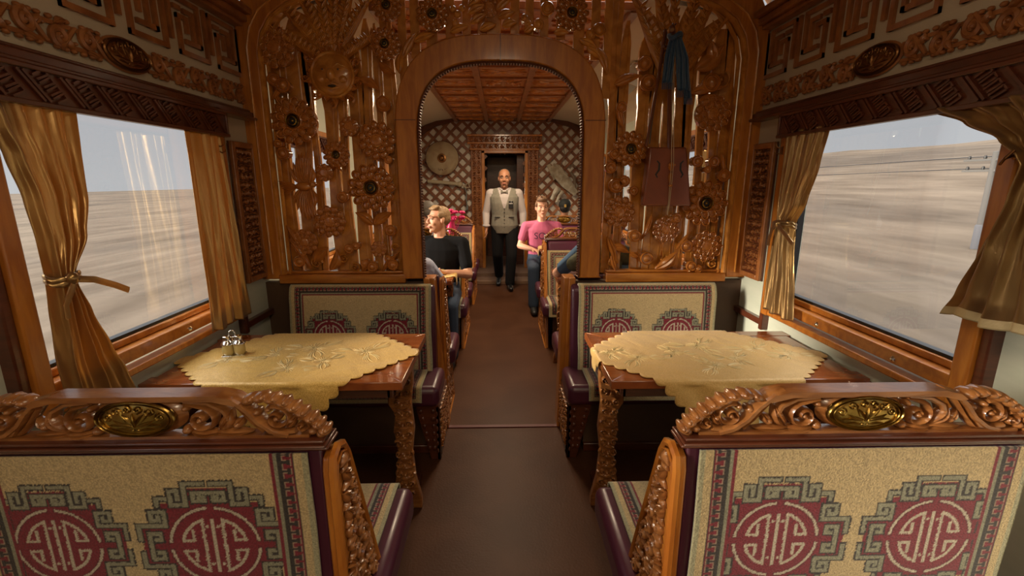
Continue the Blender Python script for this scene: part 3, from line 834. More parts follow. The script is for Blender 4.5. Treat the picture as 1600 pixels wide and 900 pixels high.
# solid lower wall and tapered end posts
for s, nm, cx in ((-1, 'left', -.0), (1, 'right', 0)):
    m = MB(); xa, xb = ((-1.44, -.44) if s < 0 else (.37, 1.44)); m.box(xa, xb, 2.765, 2.815, 0, .96)
    struct('wall_partition_' + nm, m, W_BROWN, 'dull brown lower partition wall behind the %s bench' % nm)
    P = [(-.494, .985), (-.429, .985), (-.372, 0), (-.430, 0)] if s < 0 else [(.415, .985), (.345, .985), (.322, 0), (.372, 0)]
    m = MB(); m.prism(P if s > 0 else P, 2.735, 2.86, ax='xz'); m.prism([(p[0] + s * .03 * (1 if i in (1, 2) else 0), p[1]) for i, p in enumerate(P)], 2.72, 2.735, ax='xz')
    o = ob('aisle_post', m, W_OR, bevel=.005)
    tag(o, 'tapered orange wooden post beside the aisle at the end of the %s partition' % nm, 'post')

# ------------------------------------------------------------------ far saloon: lattice wall, door, coffered ceiling
m = MB(); m.box(-1.5, -.30, 7.93, 8.0, 0, 2.7); m.box(.36, 1.5, 7.93, 8.0, 0, 2.7); m.box(-.30, .36, 7.93, 8.0, 2.0, 2.7)
struct('wall_far', m, mat('pale_felt_lining', (.74, .68, .58), .8), 'pale cloth covered end wall behind the wooden lattice', smooth=False)
m = MB(); m.box(-.4, -.32, 8.0, 9.2, 0, 2.2); m.box(.38, .46, 8.0, 9.2, 0, 2.2); m.box(-.4, .46, 9.2, 9.28, 0, 2.2); m.box(-.4, .46, 8.0, 9.2, 2.1, 2.18)
struct('wall_vestibule', m, W_BROWN, 'dark vestibule behind the far doorway', smooth=False)
lat = thing('wooden_lattice', 'criss-cross brown wooden lattice covering the far end wall', 'lattice', (0, 7.9, .6))
W_LAT = mat('lattice_wood', (.24, .085, .03), .45, coat=.15, col2=(.17, .055, .02), cscale=6)
for sg in (1, -1):
    m = MB(FR((0, 0, -.6), (1, 0, 0), (0, 0, 1))); p = .185; cl = (-1.43, 1.43, .55, 2.54)
    k = -22
    while k < 34:
        x0 = k * p * 1.0                              # line x = x0 + sg*(z-.55)
        pts = []
        za, zb = cl[2], cl[3]
        lo, hi = za, zb
        if sg > 0: lo = max(lo, za + (cl[0] - x0)); hi = min(hi, za + (cl[1] - x0))
        else: lo = max(lo, za + (x0 - cl[1])); hi = min(hi, za + (x0 - cl[0]))
        for q in range(int((hi - lo) / .03)):
            a_ = lo + q * .03; b_ = min(hi, a_ + .03); xm = x0 + sg * ((a_ + b_) / 2 - za)
            if -.27 < xm < .34 and a_ < 1.98: continue
            m.bar((x0 + sg * (a_ - za), a_), (x0 + sg * (b_ - za), b_), .043, -.010 + (.012 if sg > 0 else 0), .002 + (.012 if sg > 0 else 0))
        k += 1
    ob('diagonal_slats', m, W_LAT, lat, smooth=False)
m = MB(FR((0, 0, -.6), (1, 0, 0), (0, 0, 1)))
A = [(1.47, .55), (1.47, 2.12), (1.42, 2.26), (1.31, 2.38), (1.12, 2.48), (.74, 2.56), (0, 2.57)]; B = [(1.38, .55), (1.38, 2.10), (1.33, 2.21), (1.23, 2.31), (1.06, 2.40), (.74, 2.485), (0, 2.49)]
A = A + [(-x, z) for x, z in A[-2::-1]]; B = B + [(-x, z) for x, z in B[-2::-1]]
open_ring(m, A, B, -.02, .05); ob('rounded_border', m, W_DARK, lat, bevel=.005)
dw = thing('carved_doorway', 'carved wooden doorway with stacked headers framing the dark far door', 'doorway', (.035, 7.86, 0))
Fd = FR((0, 0, 0), (1, 0, 0), (0, 0, 1))
m = MB(Fd)
m.box(-.375, -.325, 0, 2.03, -.03, .06); m.box(.325, .375, 0, 2.03, -.03, .06); m.box(-.375, .375, 1.985, 2.035, -.03, .06)
ob('door_frame', m, W_OR, dw, bevel=.005)
m = MB(Fd); m.box(-.56, .56, 2.035, 2.06, -.03, .06); m.box(-.60, .60, 2.13, 2.155, -.03, .07); m.box(-.60, .60, 2.245, 2.275, -.03, .08)
ob('header_moulding', m, W_OR, dw, bevel=.005)
m = MB(Fd); m.box(-.56, .56, 2.06, 2.13, -.03, .02); m.box(-.60, .60, 2.155, 2.245, -.03, .03)
m.box(-.545, -.375, .0, 2.035, -.03, .015); m.box(.375, .545, .0, 2.035, -.03, .015)
ob('panel_board', m, W_FRIEZE, dw, smooth=False)
m = MB(Fd @ Matrix.Translation((-.56, 2.055, .02))); scroll_chain(m, 1.12, .078, 12, 0, .014)
m.M = Fd @ Matrix.Translation((-.59, 2.16, .03)); scroll_chain(m, 1.18, .082, 14, 0, .012)
ob('header_carving', m, W_FRIEZE, dw)
m = MB()
for x0 in (-.535, .385):
    m.M = Fd @ Matrix.Translation((x0, .8, .015)); carved_field(m, .15, 1.22, 9, 0, .014, 0, .075)
ob('side_carving', m, W_FRIEZE, dw)
m = MB(Fd); m.box(.20, .325, .02, 1.985, -.30, -.27); m.box(-.33, .33, .02, 1.985, -1.25, -1.22)
dd = ob('door_leaf', m, W_DARK, bevel=.006); dd.name = 'door_1'; dd.location = (.035, 7.86, 0); dd['kind'] = 'structure'

cc = thing('coffered_ceiling', 'coffered ceiling of carved orange wood panels over the far saloon', 'ceiling panels', (0, 5.3, 2.49))
ya, yb = 2.88, 7.9; n = 11; py = (yb - ya) / n
Fc = FR((0, 0, 0), (1, 0, 0), (0, 1, 0)); Fc = Matrix(((1, 0, 0, 0), (0, 1, 0, -5.3), (0, 0, -1, 0), (0, 0, 0, 1)))   # d points down
m = MB(Fc); m.box(-.76, .76, ya, yb, -.05, -.015)
ob('backing', m, W_ORH, cc, smooth=False)
for k in range(n):
    for (u0, u1, ctr) in ((-.70, -.27, 0), (-.22, .22, 1), (.27, .70, 0)):
        m = MB(Fc); y0 = ya + k * py + .02; y1 = ya + (k + 1) * py - .02; yc = (y0 + y1) / 2; uc = (u0 + u1) / 2
        m.box(u0, u1, y0, y1, -.015, -.006)
        if ctr and k % 2 == 0:
            for sg in (-1, 1):
                m.spiral((uc + sg * .075, yc - .03), .045, 0, 1.4, sg, .009, .014, 0, 18)
                m.spiral((uc + sg * .12, yc + .07), .05, 2, 1.4, -sg, .009, .014, 0, 18)
                m.leaf((uc, yc - .12), (uc + sg * .1, yc - .14), .03, .01, .016, 0, 7)
                m.leaf((uc + sg * .02, yc + .02), (uc + sg * .18, yc - .06), .022, .02, .016, 0, 7)
            m.leaf((uc, yc + .15), (uc, yc - .15), .03, 0, .02, 0, 8)
        else:
            for sg in (-1, 1):
                m.leaf((uc + sg * .03, yc), (uc + sg * .19, yc + .09), .020, .015 * sg, .012, -.004, 8); m.leaf((uc + sg * .03, yc), (uc + sg * .19, yc - .09), .020, -.015 * sg, .012, -.004, 8)
                m.leaf((uc + sg * .10, yc), (uc + sg * .205, yc), .014, 0, .012, -.004, 6)
            m.leaf((uc - .045, yc), (uc + .045, yc), .022, 0, .014, -.004, 7)
        ob('carved_coffer', m, W_OR, cc)
m = MB(Fc)
for u in (-.245, .245, -.73, .73): m.box(u - .028, u + .028, ya, yb, -.03, .022)
for k in range(n + 1): m.box(-.73, .73, ya + k * py - .018, ya + k * py + .018, -.03, .012)
ob('beams', m, W_FRIEZE, cc, bevel=.004)
FROST = mat('frosted_lamp_glass', (.45, .47, .44), .3, bump=.3, bscale=20)
for s in (-1, 1):
    for k, y in enumerate((3.6, 4.15, 4.7, 5.6, 6.3)):
        t = thing('cove_lamp', None, 'lamp', (s * 1.12, y, 2.41), 0, 'cove lamps of the far saloon')
        t['label'] = 'unlit frosted glass box lamp on the %s ceiling cove, far saloon' % ('left' if s < 0 else 'right')
        m = MB(Matrix.Rotation(s * .38, 4, 'Y'))
        m.add([(-.10, -.16, .02), (.10, -.16, .02), (.10, .16, .02), (-.10, .16, .02), (-.065, -.11, -.06), (.065, -.11, -.06), (.065, .11, -.06), (-.065, .11, -.06)], [(0, 1, 2, 3), (7, 6, 5, 4), (4, 5, 1, 0), (5, 6, 2, 1), (6, 7, 3, 2), (7, 4, 0, 3)])
        ob('glass_shade', m, FROST, t, smooth=False)
        m = MB(Matrix.Rotation(s * .38, 4, 'Y')); m.box(-.11, .11, -.17, .17, .012, .03)
        ob('mount', m, CHROME, t, bevel=.003)
# ------------------------------------------------------------------ woven rug pattern (raster of knots -> point colours)
C_FIELD = (.52, .390, .195); C_RED = (.205, .022, .032); C_DARK = (.045, .036, .030); C_GREY = (.275, .265, .175); C_LINE = (.52, .45, .33); C_EDGE = (.36, .335, .20)
def dseg(X, Y, pts):
    D = np.full(X.shape, 9999.0)
    for (ax, ay), (bx, by) in zip(pts[:-1], pts[1:]):
        dx, dy = bx - ax, by - ay; L2 = dx * dx + dy * dy
        t = np.clip(((X - ax) * dx + (Y - ay) * dy) / max(L2, 1e-9), 0, 1)
        # square-ended strokes look right for woven frets
        D = np.minimum(D, np.maximum(abs(X - (ax + t * dx)), abs(Y - (ay + t * dy))))
    return D
def medallion(col, U, V, cu, cv, R):
    X = abs(U - cu) / R * 600; Y = abs(V - cv) / R * 600
    near = (X < 660) & (Y < 640)
    red = ((X < 165) & (Y < 520)) | ((X < 300) & (Y < 430)) | ((X < 395) & (Y < 395)) | ((X < 400) & (Y < 330)) | ((X < 470) & (Y < 200)) | ((X < 560) & (Y < 170)) | ((X < 395) & (Y < 320))
    red |= (X < 560) & (Y < 175)
    bands = [[(34, 560), (180, 560), (180, 375), (292, 375), (292, 500), (236, 500), (236, 425)],
             [(0, 478), (118, 478), (118, 408), (36, 408), (36, 440), (66, 440)],
             [(335, 432), (402, 432), (402, 375)],
             [(575, 66), (575, 190), (362, 190), (362, 315), (468, 315), (468, 238), (410, 238), (410, 268)],
             [(500, 0), (500, 118), (415, 118), (415, 58), (452, 58)]]
    D = np.full(X.shape, 99.0)
    Dm = dseg(X, Y, bands[0])
    for b in bands[1:]: Dm = np.minimum(Dm, dseg(X, Y, b))
    col[near & red] = C_RED
    col[near & (Dm < 30)] = C_DARK
    col[near & (Dm < 17)] = C_GREY
    r = np.hypot(X, Y)
    ln = (abs(r - 345) < 11) & (X > 30) & (Y > 30)
    ln |= (X < 13) & (Y < 250)
    ln |= (abs(X - 78) < 13) & (r < 250)
    ln |= (abs(r - 248) < 13) & (X > 66) & (Y > 40)
    ln |= (abs(Y - 48) < 12) & (X > 150) & (X < 255)
    ln |= (abs(X - 160) < 13) & (Y > 40) & (Y < 150)
    ln |= (np.hypot(X - 42, Y - 175) < 14)
    sh = (abs(r - 345) < 20) & (X > 22) & (Y > 22)
    col[near & sh & ~ln & (r < 400)] = (.13, .022, .026)
    col[near & ln] = C_LINE
def key_band(col, U, V, t, s, w):
    # t: distance into the band (0..w), s: coordinate along it
    q = t / w; ph = (s / (w * .62)) % 1.0
    inb = (q >= 0) & (q < 1)
    col[inb] = C_RED
    col[inb & (q < .30)] = C_DARK
    col[inb & (abs(ph - .5) < .15) & (q < .72)] = C_DARK
    col[inb & (abs(ph - .5) < .34) & (abs(q - .66) < .09)] = C_DARK
    edge = inb & (abs(q - .33) < .05) & (abs(ph - .5) > .2)
    edge |= inb & (abs(abs(ph - .5) - .19) < .05) & (q > .3) & (q < .56)
    edge |= inb & (abs(q - .80) < .045) & (abs(ph - .5) < .40)
    col[edge] = (.36, .25, .17)
    col[inb & (q > .93)] = C_DARK
def rug_colours(w, h, nu, nv, top=True, meds=(), R=.165):
    u = np.linspace(-w / 2, w / 2, nu); v = np.linspace(0, h, nv)
    U, V = np.meshgrid(u, v)
    rs = np.random.RandomState(4)
    J = rs.rand(*U.shape) * .0016 - .0008
    col = np.empty(U.shape + (3,)); col[:] = C_FIELD
    for md in meds: medallion(col, U + J, V + J, md[0], md[1], md[2] if len(md) > 2 else R)
    ex = w / 2 - abs(U); ey = (h - V) if top else np.full(U.shape, 9.0)
    if top == 'all': ey = np.minimum(h - V, V)
    E = np.minimum(ex, ey); al = np.where(ex < ey, V, U)
    m_ = (E < .082); col[m_] = C_FIELD
    col[(E < .082) & (E > .074)] = C_RED
    col[(E <= .074) & (E > .066)] = C_GREY
    k = (E <= .066) & (E > .030)
    tmp = np.empty_like(col); tmp[:] = C_RED
    key_band(tmp, U, V, .066 - E, al, .036)
    col[k] = tmp[k]
    col[(E <= .012)] = C_EDGE
    col *= (1 + (rs.rand(*U.shape, 1) - .5) * .16)
    return col
def rug_mesh(key, w, path, top=True, meds=(), R=.165, cell=.003, wob=0.0):
    # path: (y, z) polyline from the hem up; returns a thick draped mesh
    def build():
        P = np.array(path, float); seg = np.hypot(*np.diff(P, axis=0).T); S = np.concatenate([[0], np.cumsum(seg)]); h = S[-1]
        nu, nv = int(w / cell) + 1, int(h / cell) + 1
        v = np.linspace(0, h, nv); yy = np.interp(v, S, P[:, 0]); zz = np.interp(v, S, P[:, 1])
        for _ in range(3):
            k = max(1, int(.012 / cell)); ker = np.ones(2 * k + 1) / (2 * k + 1)
            yy = np.convolve(np.pad(yy, k, 'edge'), ker, 'valid'); zz = np.convolve(np.pad(zz, k, 'edge'), ker, 'valid')
        u = np.linspace(-w / 2, w / 2, nu)
        X, Yv = np.meshgrid(u, yy); _, Z = np.meshgrid(u, zz); _, VV = np.meshgrid(u, v)
        X = X + wob * np.sin(VV * 17) * (abs(X) / (w / 2)) ** 3
        Yv = Yv + wob * .5 * np.sin(X * 14 + VV * 9)
        co = np.stack([X, Yv, Z], -1).reshape(-1, 3)
        col = rug_colours(w, h, nu, nv, top, meds, R).reshape(-1, 3)
        i = np.arange(nu * nv).reshape(nv, nu)
        f = np.stack([i[:-1, :-1], i[:-1, 1:], i[1:, 1:], i[1:, :-1]], -1).reshape(-1, 4)
        me = bpy.data.meshes.new('bench_rug')
        me.vertices.add(len(co)); me.vertices.foreach_set('co', co.ravel())
        me.loops.add(f.size); me.loops.foreach_set('vertex_index', f.ravel())
        me.polygons.add(len(f)); me.polygons.foreach_set('loop_start', np.arange(0, f.size, 4)); 
        me.polygons.foreach_set('use_smooth', [True] * len(f))
        me.update(); me.validate()
        a = me.color_attributes.new('Col', 'FLOAT_COLOR', 'POINT')
        a.data.foreach_set('color', np.concatenate([col, np.ones((len(col), 1))], 1).ravel())
        me.materials.append(WOOL)
        return me
    return cached(key, build)
def rug(label, me, loc, rz, group=None):
    o = bpy.data.objects.new('bench_rug', me); COL.objects.link(o); o.location = loc; o.rotation_euler = (0, 0, rz)
    so = o.modifiers.new('pile', 'SOLIDIFY'); so.thickness = .007; so.offset = 0
    return tag(o, label, 'rug', group)

# ------------------------------------------------------------------ benches
def crest_mesh():
    # openwork crest, u in -.40...40, v 0...115, centred on d=0
    m = MB(FR((0, 0, 0), (1, 0, 0), (0, 0, 1))); T = .017
    prof = [(-.172, .112), (.172, .112), (.205, .104), (.222, .090), (.210, .086), (.165, .098), (-.165, .098), (-.210, .086), (-.222, .090), (-.205, .104)]
    m.prism(prof, -.024, .024)
    for s in (-1, 1):
        m.sweep([(s * .175, .104, 0), (s * .205, .096, 0), (s * .232, .070, 0), (s * .255, .038, 0), (s * .285, .014, 0), (s * .315, .004, 0)], .010, .022, 8)
        m.sweep([(s * .205, .086, .0), (s * .222, .062, .0), (s * .240, .036, .0), (s * .262, .012, .0)], .006, .016, 6)
        m.sweep([(s * .10, .094, 0), (s * .150, .088, 0), (s * .180, .070, 0), (s * .190, .045, 0)], .008, T, 8)
        # inner scroll by the medallion
        m.spiral((s * .128, .044), .034, PI / 2 if s > 0 else PI / 2, 1.35, -s, .0065, T, 0, 24, 0, tail=(s * .098, .088))
        m.leaf((s * .165, .016), (s * .195, .070), .017, -s * .006, T * 1.2, 0, 8, 0, T * 1.2)
        m.leaf((s * .10, .012), (s * .170, .012), .013, -.004 * s, T * 1.2, 0, 8, 0, T * 1.2)
        m.leaf((s * .150, .010), (s * .235, .010), .012, 0, T * 1.1, 0, 8, 0, T * 1.1)
        m.leaf((s * .20, .022), (s * .222, .052), .012, 0, T, 0, 7, 0, T)
        m.sweep([(s * .250, .100, 0), (s * .285, .096, 0), (s * .325, .074, 0), (s * .362, .044, 0), (s * .395, .010, 0)], lambda t: .007, .020, 8)
        m.ell((s * .096, .018, 0), (.012, .012, T * 1.15), 10, 8); m.ell((s * .205, .030, 0), (.010, .010, T * 1.1), 10, 8); m.ell((s * .10, .075, 0), (.009, .009, T * 1.1), 10, 8)
        # outer scrolls
        m.spiral((s * .292, .047), .031, PI * .6 if s > 0 else PI * .4, 1.4, -s, .007, T, 0, 24)
        m.sweep([(s * .262, .030, 0), (s * .275, .012, 0), (s * .30, .008, 0), (s * .33, .014, 0)], .008, T, 8)
        m.spiral((s * .345, .028), .019, PI * .6 if s > 0 else PI * .4, 1.2, -s, .006, T, 0, 18)
        m.leaf((s * .31, .020), (s * .335, .052), .012, 0, T, 0, 7, 0, T)
        for (u, v, an, L) in ((.238, .095, .45, .019), (.262, .099, .25, .020), (.286, .095, .0, .020), (.308, .086, -.2, .019), (.328, .073, -.35, .018), (.346, .059, -.5, .017), (.363, .044, -.6, .016), (.378, .028, -.7, .016), (.390, .012, -.8, .015)):
            m.ell((s * u, v, 0), (L, .0125, .0235), 12, 8, 0, s * an if s > 0 else PI - an)
            m.ell((s * (u + .006), v + .004, 0), (.0085, .0085, .0250), 10, 6)
        for (u, v, r) in ((.250, .062, .010), (.322, .040, .008), (.366, .012, .012), (.384, .004, .013), (.275, .070, .008)):
            m.ell((s * u, v, 0), (r, r, .018), 10, 8)
    # pierced-out back plate around the oval
    m.ell((0, .055, 0), (.099, .052, .020), 30, 6)
    m.box(-.36, .36, -.004, .006, -.016, .016)
    return m.mesh('crest', [W_CREST])
def end_panel_poly(far=False):
    if far: return [(0, .955), (.10, .955), (.21, .50), (.39, .46), (.39, 0), (0, 0)]
    return [(-.016, .925), (-.009, .955), (.022, .968), (.055, .955), (.082, .915), (.20, .60), (.30, .33), (.40, .0), (-.012, 0)]
def end_panel(root, s, far=False, xo=.405, name='end_panel'):
    P = end_panel_poly(far)
    m = MB(); xa, xb = sorted((s * (xo - .019), s * xo)); m.prism(P, xa, xb, ax='yz')
    o = ob(name, m, W_OR, root, bevel=.005)
    # carved relief on the aisle side, framed by mouldings
    sx = s * xo
    F = Matrix(((0, 0, s, sx), (1, 0, 0, 0), (0, 1, 0, 0), (0, 0, 0, 1)))      # (u,v,d)->(x=s*d, y=u, z=v)
    m = MB(F)
    edge = [(p[0], p[1], .004) for p in P]
    m.sweep(edge, .010, .010, 6, closed=True)
    m.sweep([(p[0] * .93 + .012, p[1] * .985 - .008 if p[1] > .5 else p[1], .004) for p in P], .004, .008, 6, closed=True)
    ob('edge_moulding', m, W_OR, o)
    m = MB(F); rr = random.Random(5)
    z = .925
    while z > .06:
        if far:
            y1 = np.interp(z, [0, .46, .50, .955], [.37, .37, .20, .09]); y0 = .02
        else:
            y1 = np.interp(z, [0, .33, .60, .93, .98], [.385, .285, .185, .07, .04]); y0 = .022
        w = y1 - y0; n = max(1, round(w / .055)); c = w / n
        for i in range(n):
            u = y0 + (i + .5) * c; R = min(c, .05) * .46
            if rr.random() < .55: m.spiral((u, z), R, rr.random() * 6, 1.2, rr.choice((-1, 1)), R * .26, .012, .004, 14)
            else:
                a = rr.random() * 6
                for q in (-.7, 0, .7): m.leaf((u - R * .6 * cos(a), z - R * .6 * sin(a)), (u + R * 1.2 * cos(a + q), z + R * 1.2 * sin(a + q)), R * .3, 0, .016, .002, 6)
            m.ell((u + c * .45, z - .022, .004), (R * .3, R * .35, .012), 8, 6)
            m.leaf((u - c * .3, z - .034), (u + c * .3, z - .018), R * .26, .003, .014, .002, 6)
        z -= .050
    ob('end_carving', m, W_CREST, o)
    if not far:
        m = MB(F @ Matrix.Translation((.205, .42, .004)))
        m.ell((0, 0, 0), (.030, .030, .010), 20, 6); m.ell((0, 0, .004), (.017, .017, .014), 16, 6, 1)
        ob('brass_button', m, [W_CREST, BRASS], o)
    return o
def bench(label, x, y, rz, s, crest=True, far=False, seat_front=.60, tall=.96, shared=False, hw=.405):
    t = thing('bench', label, 'bench', (x, y, 0), rz)
    m = MB()
    if far: m.prism([(.015, .30), (.015, .945), (.055, .955), (.09, .93), (.13, .44)], -hw, hw, ax='yz')
    else: m.prism([(.012, .30), (.012, .975), (.05, .98), (.075, .95), (.165, .42)], -hw + .01, hw - .035, ax='yz')
    ob('backrest', m, PURPLE, t, bevel=.018)
    m = MB()
    m.box(-hw + .03, hw - .06, .18, seat_front - .12, 0, .33)
    ob('base', m, W_BROWN, t, smooth=False)
    if not far:
        mm = MB(); mm.box(-hw + .02, hw - .02, -.006, .022, 0, .982); ob('back_panel', mm, PURPLE, t, bevel=.006)
    m = MB(); m.box(-hw + .03, hw - .06, seat_front - .135, seat_front - .10, 0, .05)
    ob('toe_rail', m, W_DARK, t, bevel=.004)
    m = MB(); za, zb = (.335, .455) if far else (.33, .455)
    xa, xb = sorted((-s * hw, s * (hw + .05))); m.box(xa, xb, .09 if far else .155, seat_front, za, zb)
    o = ob('seat_cushion', m, PURPLE, t); b = o.modifiers.new('edge', 'BEVEL'); b.width = .035; b.segments = 4
    if far:
        m = MB(); X = s * (hw + .045)
        a, bb = (seat_front - .06, seat_front)
        m.prism([(X - s * .135, .34), (X, .34), (X + s * .0, 0), (X - s * .055, 0)], seat_front - .10, seat_front - .035, ax='xz')
        fp = ob('seat_support', m, W_DARK, t, bevel=.004)
        m = MB()
        for k in range(6):
            z = .30 - k * .045; w = .11 - k * .013
            for q in (-.3, .3): m.ell((X - s * (.03 + w * .35) + q * w, seat_front - .034, z), (.012, .008, .014), 8, 6)
            m.ell((X - s * .01, seat_front - .035 + .03, z), (.006, .012, .014), 8, 6)
        ob('support_carving', m, W_DARK, fp)
        # carved side board under the seat, facing the aisle
        m = MB(); xa, xb = sorted((X - s * .02, X)); m.prism([(.0, 0), (seat_front - .035, 0), (seat_front - .035, .33), (.0, .33)], xa, xb, ax='yz')
        sb = ob('side_board', m, W_DARK, t, bevel=.004)
        F = Matrix(((0, 0, s, X), (1, 0, 0, 0), (0, 1, 0, 0), (0, 0, 0, 1))); m = MB(F @ Matrix.Translation((.02, .04, 0))); carved_field(m, seat_front - .08, .26, 4, 0, .010, 0, .055)
        ob('side_carving', m, W_CREST, sb)
    if not far:
        end_panel(t, s, False, hw)
    if crest:
        m = MB()
        m.box(-hw - .0, hw + .0, -.022, .050, .982, .989); m.box(-hw + .004, hw - .004, -.026, .054, .989, .995); m.box(-hw + .010, hw - .010, -.018, .044, .995, 1.003)
        ob('crest_rail', m, W_DARK, t, bevel=.004)
        c = bpy.data.objects.new('crest', cached('crest', crest_mesh)); COL.objects.link(c); c.parent = t; c.location = (0, .014, 1.004); c.scale = (1, 1, .91)
        for q in (-1, 1):
            o = bpy.data.objects.new('medallion', cached('crest_medal', lambda: (lambda mm: (oval_medallion(mm, .083, .044, 0, .014), mm.mesh('medallion', [BRASS]))[1])(MB(FR((0, 0, 0), (1, 0, 0), (0, 0, 1))))))
            COL.objects.link(o); o.parent = c; o.location = (0, -.018 if q < 0 else .018, .056); o.rotation_euler = (0, 0, 0 if q < 0 else PI)
            o['label'] = 'embossed oval brass medallion'
    return t
BX = {-1: -.812, 1: .765}
BYN = {-1: .935, 1: .925}
for s, nm in ((-1, 'left'), (1, 'right')):
    bench('nearest %s bench seen from behind, carved openwork crest with brass oval' % nm, BX[s], BYN[s], 0, -s, True, False, .60)
    me = rug_mesh('back_near' + nm, .745, [(-.014, .32), (-.018, .982)], False, [(-.200, .432, .160), (.146, .427, .170)] if s < 0 else [(-.180, .425, .168), (.180, .425, .166)], .170, .0026, .0012)
    rug('cream rug with two red medallions hung over the back of the nearest %s bench' % nm, me, (BX[s] - (0.012 if s < 0 else -.012), BYN[s], 0), 0)
    me = rug_mesh('seat_near', .80, [(.625, .30), (.608, .455), (.585, .463), (.17, .463)], 'all', [], .16, .0035)
    rug('cream rug with red key border covering the seat of the nearest %s bench' % nm, me, (BX[s], BYN[s], 0), 0)
FX = {-1: -.845, 1: .825}
for s, nm in ((-1, 'left'), (1, 'right')):
    bench('%s bench against the partition facing the camera, aubergine seat' % nm, FX[s] + (.01 if s < 0 else -.02), 2.765, PI, s, False, True, .41, hw=.41 if s < 0 else .42)
    me = rug_mesh('back_far', .81, [(-.088, .43), (-.050, .90), (-.03, .955), (-.0, .965)], True, [(-.182, .245), (.182, .245)], .150, .0036, .002)
    rug('cream rug with medallions on the backrest of the %s partition bench' % nm, me, (FX[s] , 2.68, 0), 0)
    me = rug_mesh('seat_far', .80, [(.425, .37), (.415, .455), (.39, .463), (.13, .463)], 'all', [], .16, .004)
    rug('patterned rug on the seat of the %s partition bench behind the table' % nm, me, (FX[s] - (.02 if s < 0 else -.02), 2.765, 0), PI)

# ------------------------------------------------------------------ tables
def table(label, xin, xout, y0, y1, zt=.785):
    # xin: aisle end, xout: wall end
    s = 1 if xin > 0 else -1
    L = abs(xout - xin); t = thing('dining_table', label, 'table', (xin, (y0 + y1) / 2, 0), 0)
    D = (y1 - y0) / 2; f = .075
    def bx(m, a, b, *r):
        a, b = sorted((s * a, s * b)); m.box(a, b, *r)
    m = MB(); bx(m, f, L - .02, -D + f, D - f, zt - .03, zt - .002)
    o = ob('tabletop', m, W_TABLE, t, smooth=False)
    m = MB()
    for P in ([(0, -D), (L, -D), (L, -D + f), (f, -D + f)], [(0, D), (f, D - f), (L, D - f), (L, D)]):
        m.prism([(s * p[0], p[1]) for p in P][::1 if s > 0 else -1], zt - .036, zt)
    ob('long_edge', m, W_TABLE, o, bevel=.003)
    m = MB(); m.prism([(s * p[0], p[1]) for p in [(0, -D), (f, -D + f), (f, D - f), (0, D)]][::1 if s > 0 else -1], zt - .036, zt)
    ob('end_edge', m, W_TABLE, o, bevel=.003)
    m = MB(); bx(m, .06, L - .02, -D + .04, -D + .06, zt - .085, zt - .036); bx(m, .06, L - .02, D - .06, D - .04, zt - .085, zt - .036); bx(m, .05, .07, -D + .04, D - .04, zt - .085, zt - .036)
    ob('apron', m, W_DARK, t, smooth=False)
    # carved leg board at the aisle end, shaped brackets
    P = [(.015, zt - .04), (.155, zt - .04), (.150, zt - .10), (.128, zt - .13), (.135, .55), (.105, .50), (.115, .42), (.100, .30), (.120, .16), (.14, .05), (.14, 0), (.0, 0), (.0, .05), (.025, .16), (.035, .30), (.02, .42), (.03, .55), (.015, .66)]
    m = MB(); m.prism([(s * p[0], p[1]) for p in P][::1 if s < 0 else -1], -.02, .02, ax='xz')
    lg = ob('leg', m, W_CREST, t, bevel=.006)
    m = MB(FR((0, -.02, 0), (s, 0, 0), (0, 0, 1)) if s > 0 else Matrix(((-1, 0, 0, 0), (0, 0, -1, -.02), (0, 1, 0, 0), (0, 0, 0, 1))))
    z = zt - .07; rr = random.Random(8)
    while z > .05:
        w = .05 if z < .6 else .06
        for q in (-.5, .5):
            u = .07 + q * w
            m.spiral((u, z), .019, rr.random() * 6, 1.2, rr.choice((1, -1)), .005, .012, .002, 14)
        m.leaf((.045, z - .022), (.10, z - .03), .010, .004, .014, 0, 7); m.ell((.07, z - .01, 0), (.010, .012, .014), 8, 6)
        z -= .052
    ob('leg_carving', m, W_CREST, lg)
    m = MB(); bx(m, .04, .10, -D + .08, D - .08, .0, .035); bx(m, .05, .09, -D + .06, D - .06, zt - .09, zt - .04)
    ob('foot', m, W_DARK, t, bevel=.006)
    m = MB(); bx(m, L - .10, L - .07, -D + .10, D - .10, 0, zt - .04)
    ob('wall_leg', m, W_DARK, t, bevel=.004)
    return t
table('left near table under a gold damask cloth, cruet standing on it', -.42, -1.435, 1.705, 2.30)
table('right near table under a dull gold damask cloth', .40, 1.435, 1.695, 2.30)
# chrome wall latch at the right table
t = thing('table_latch', 'rounded polished metal latch joining the right table to the wall', 'latch', (1.40, 1.69, .745))
m = MB(); m.box(-.045, .03, -.03, .03, -.028, .028); ob('housing', m, CHROME, t, bevel=.016)
m = MB(); m.box(.028, .04, -.045, .045, -.03, .03); ob('wall_plate', m, CHROME, t, bevel=.006)

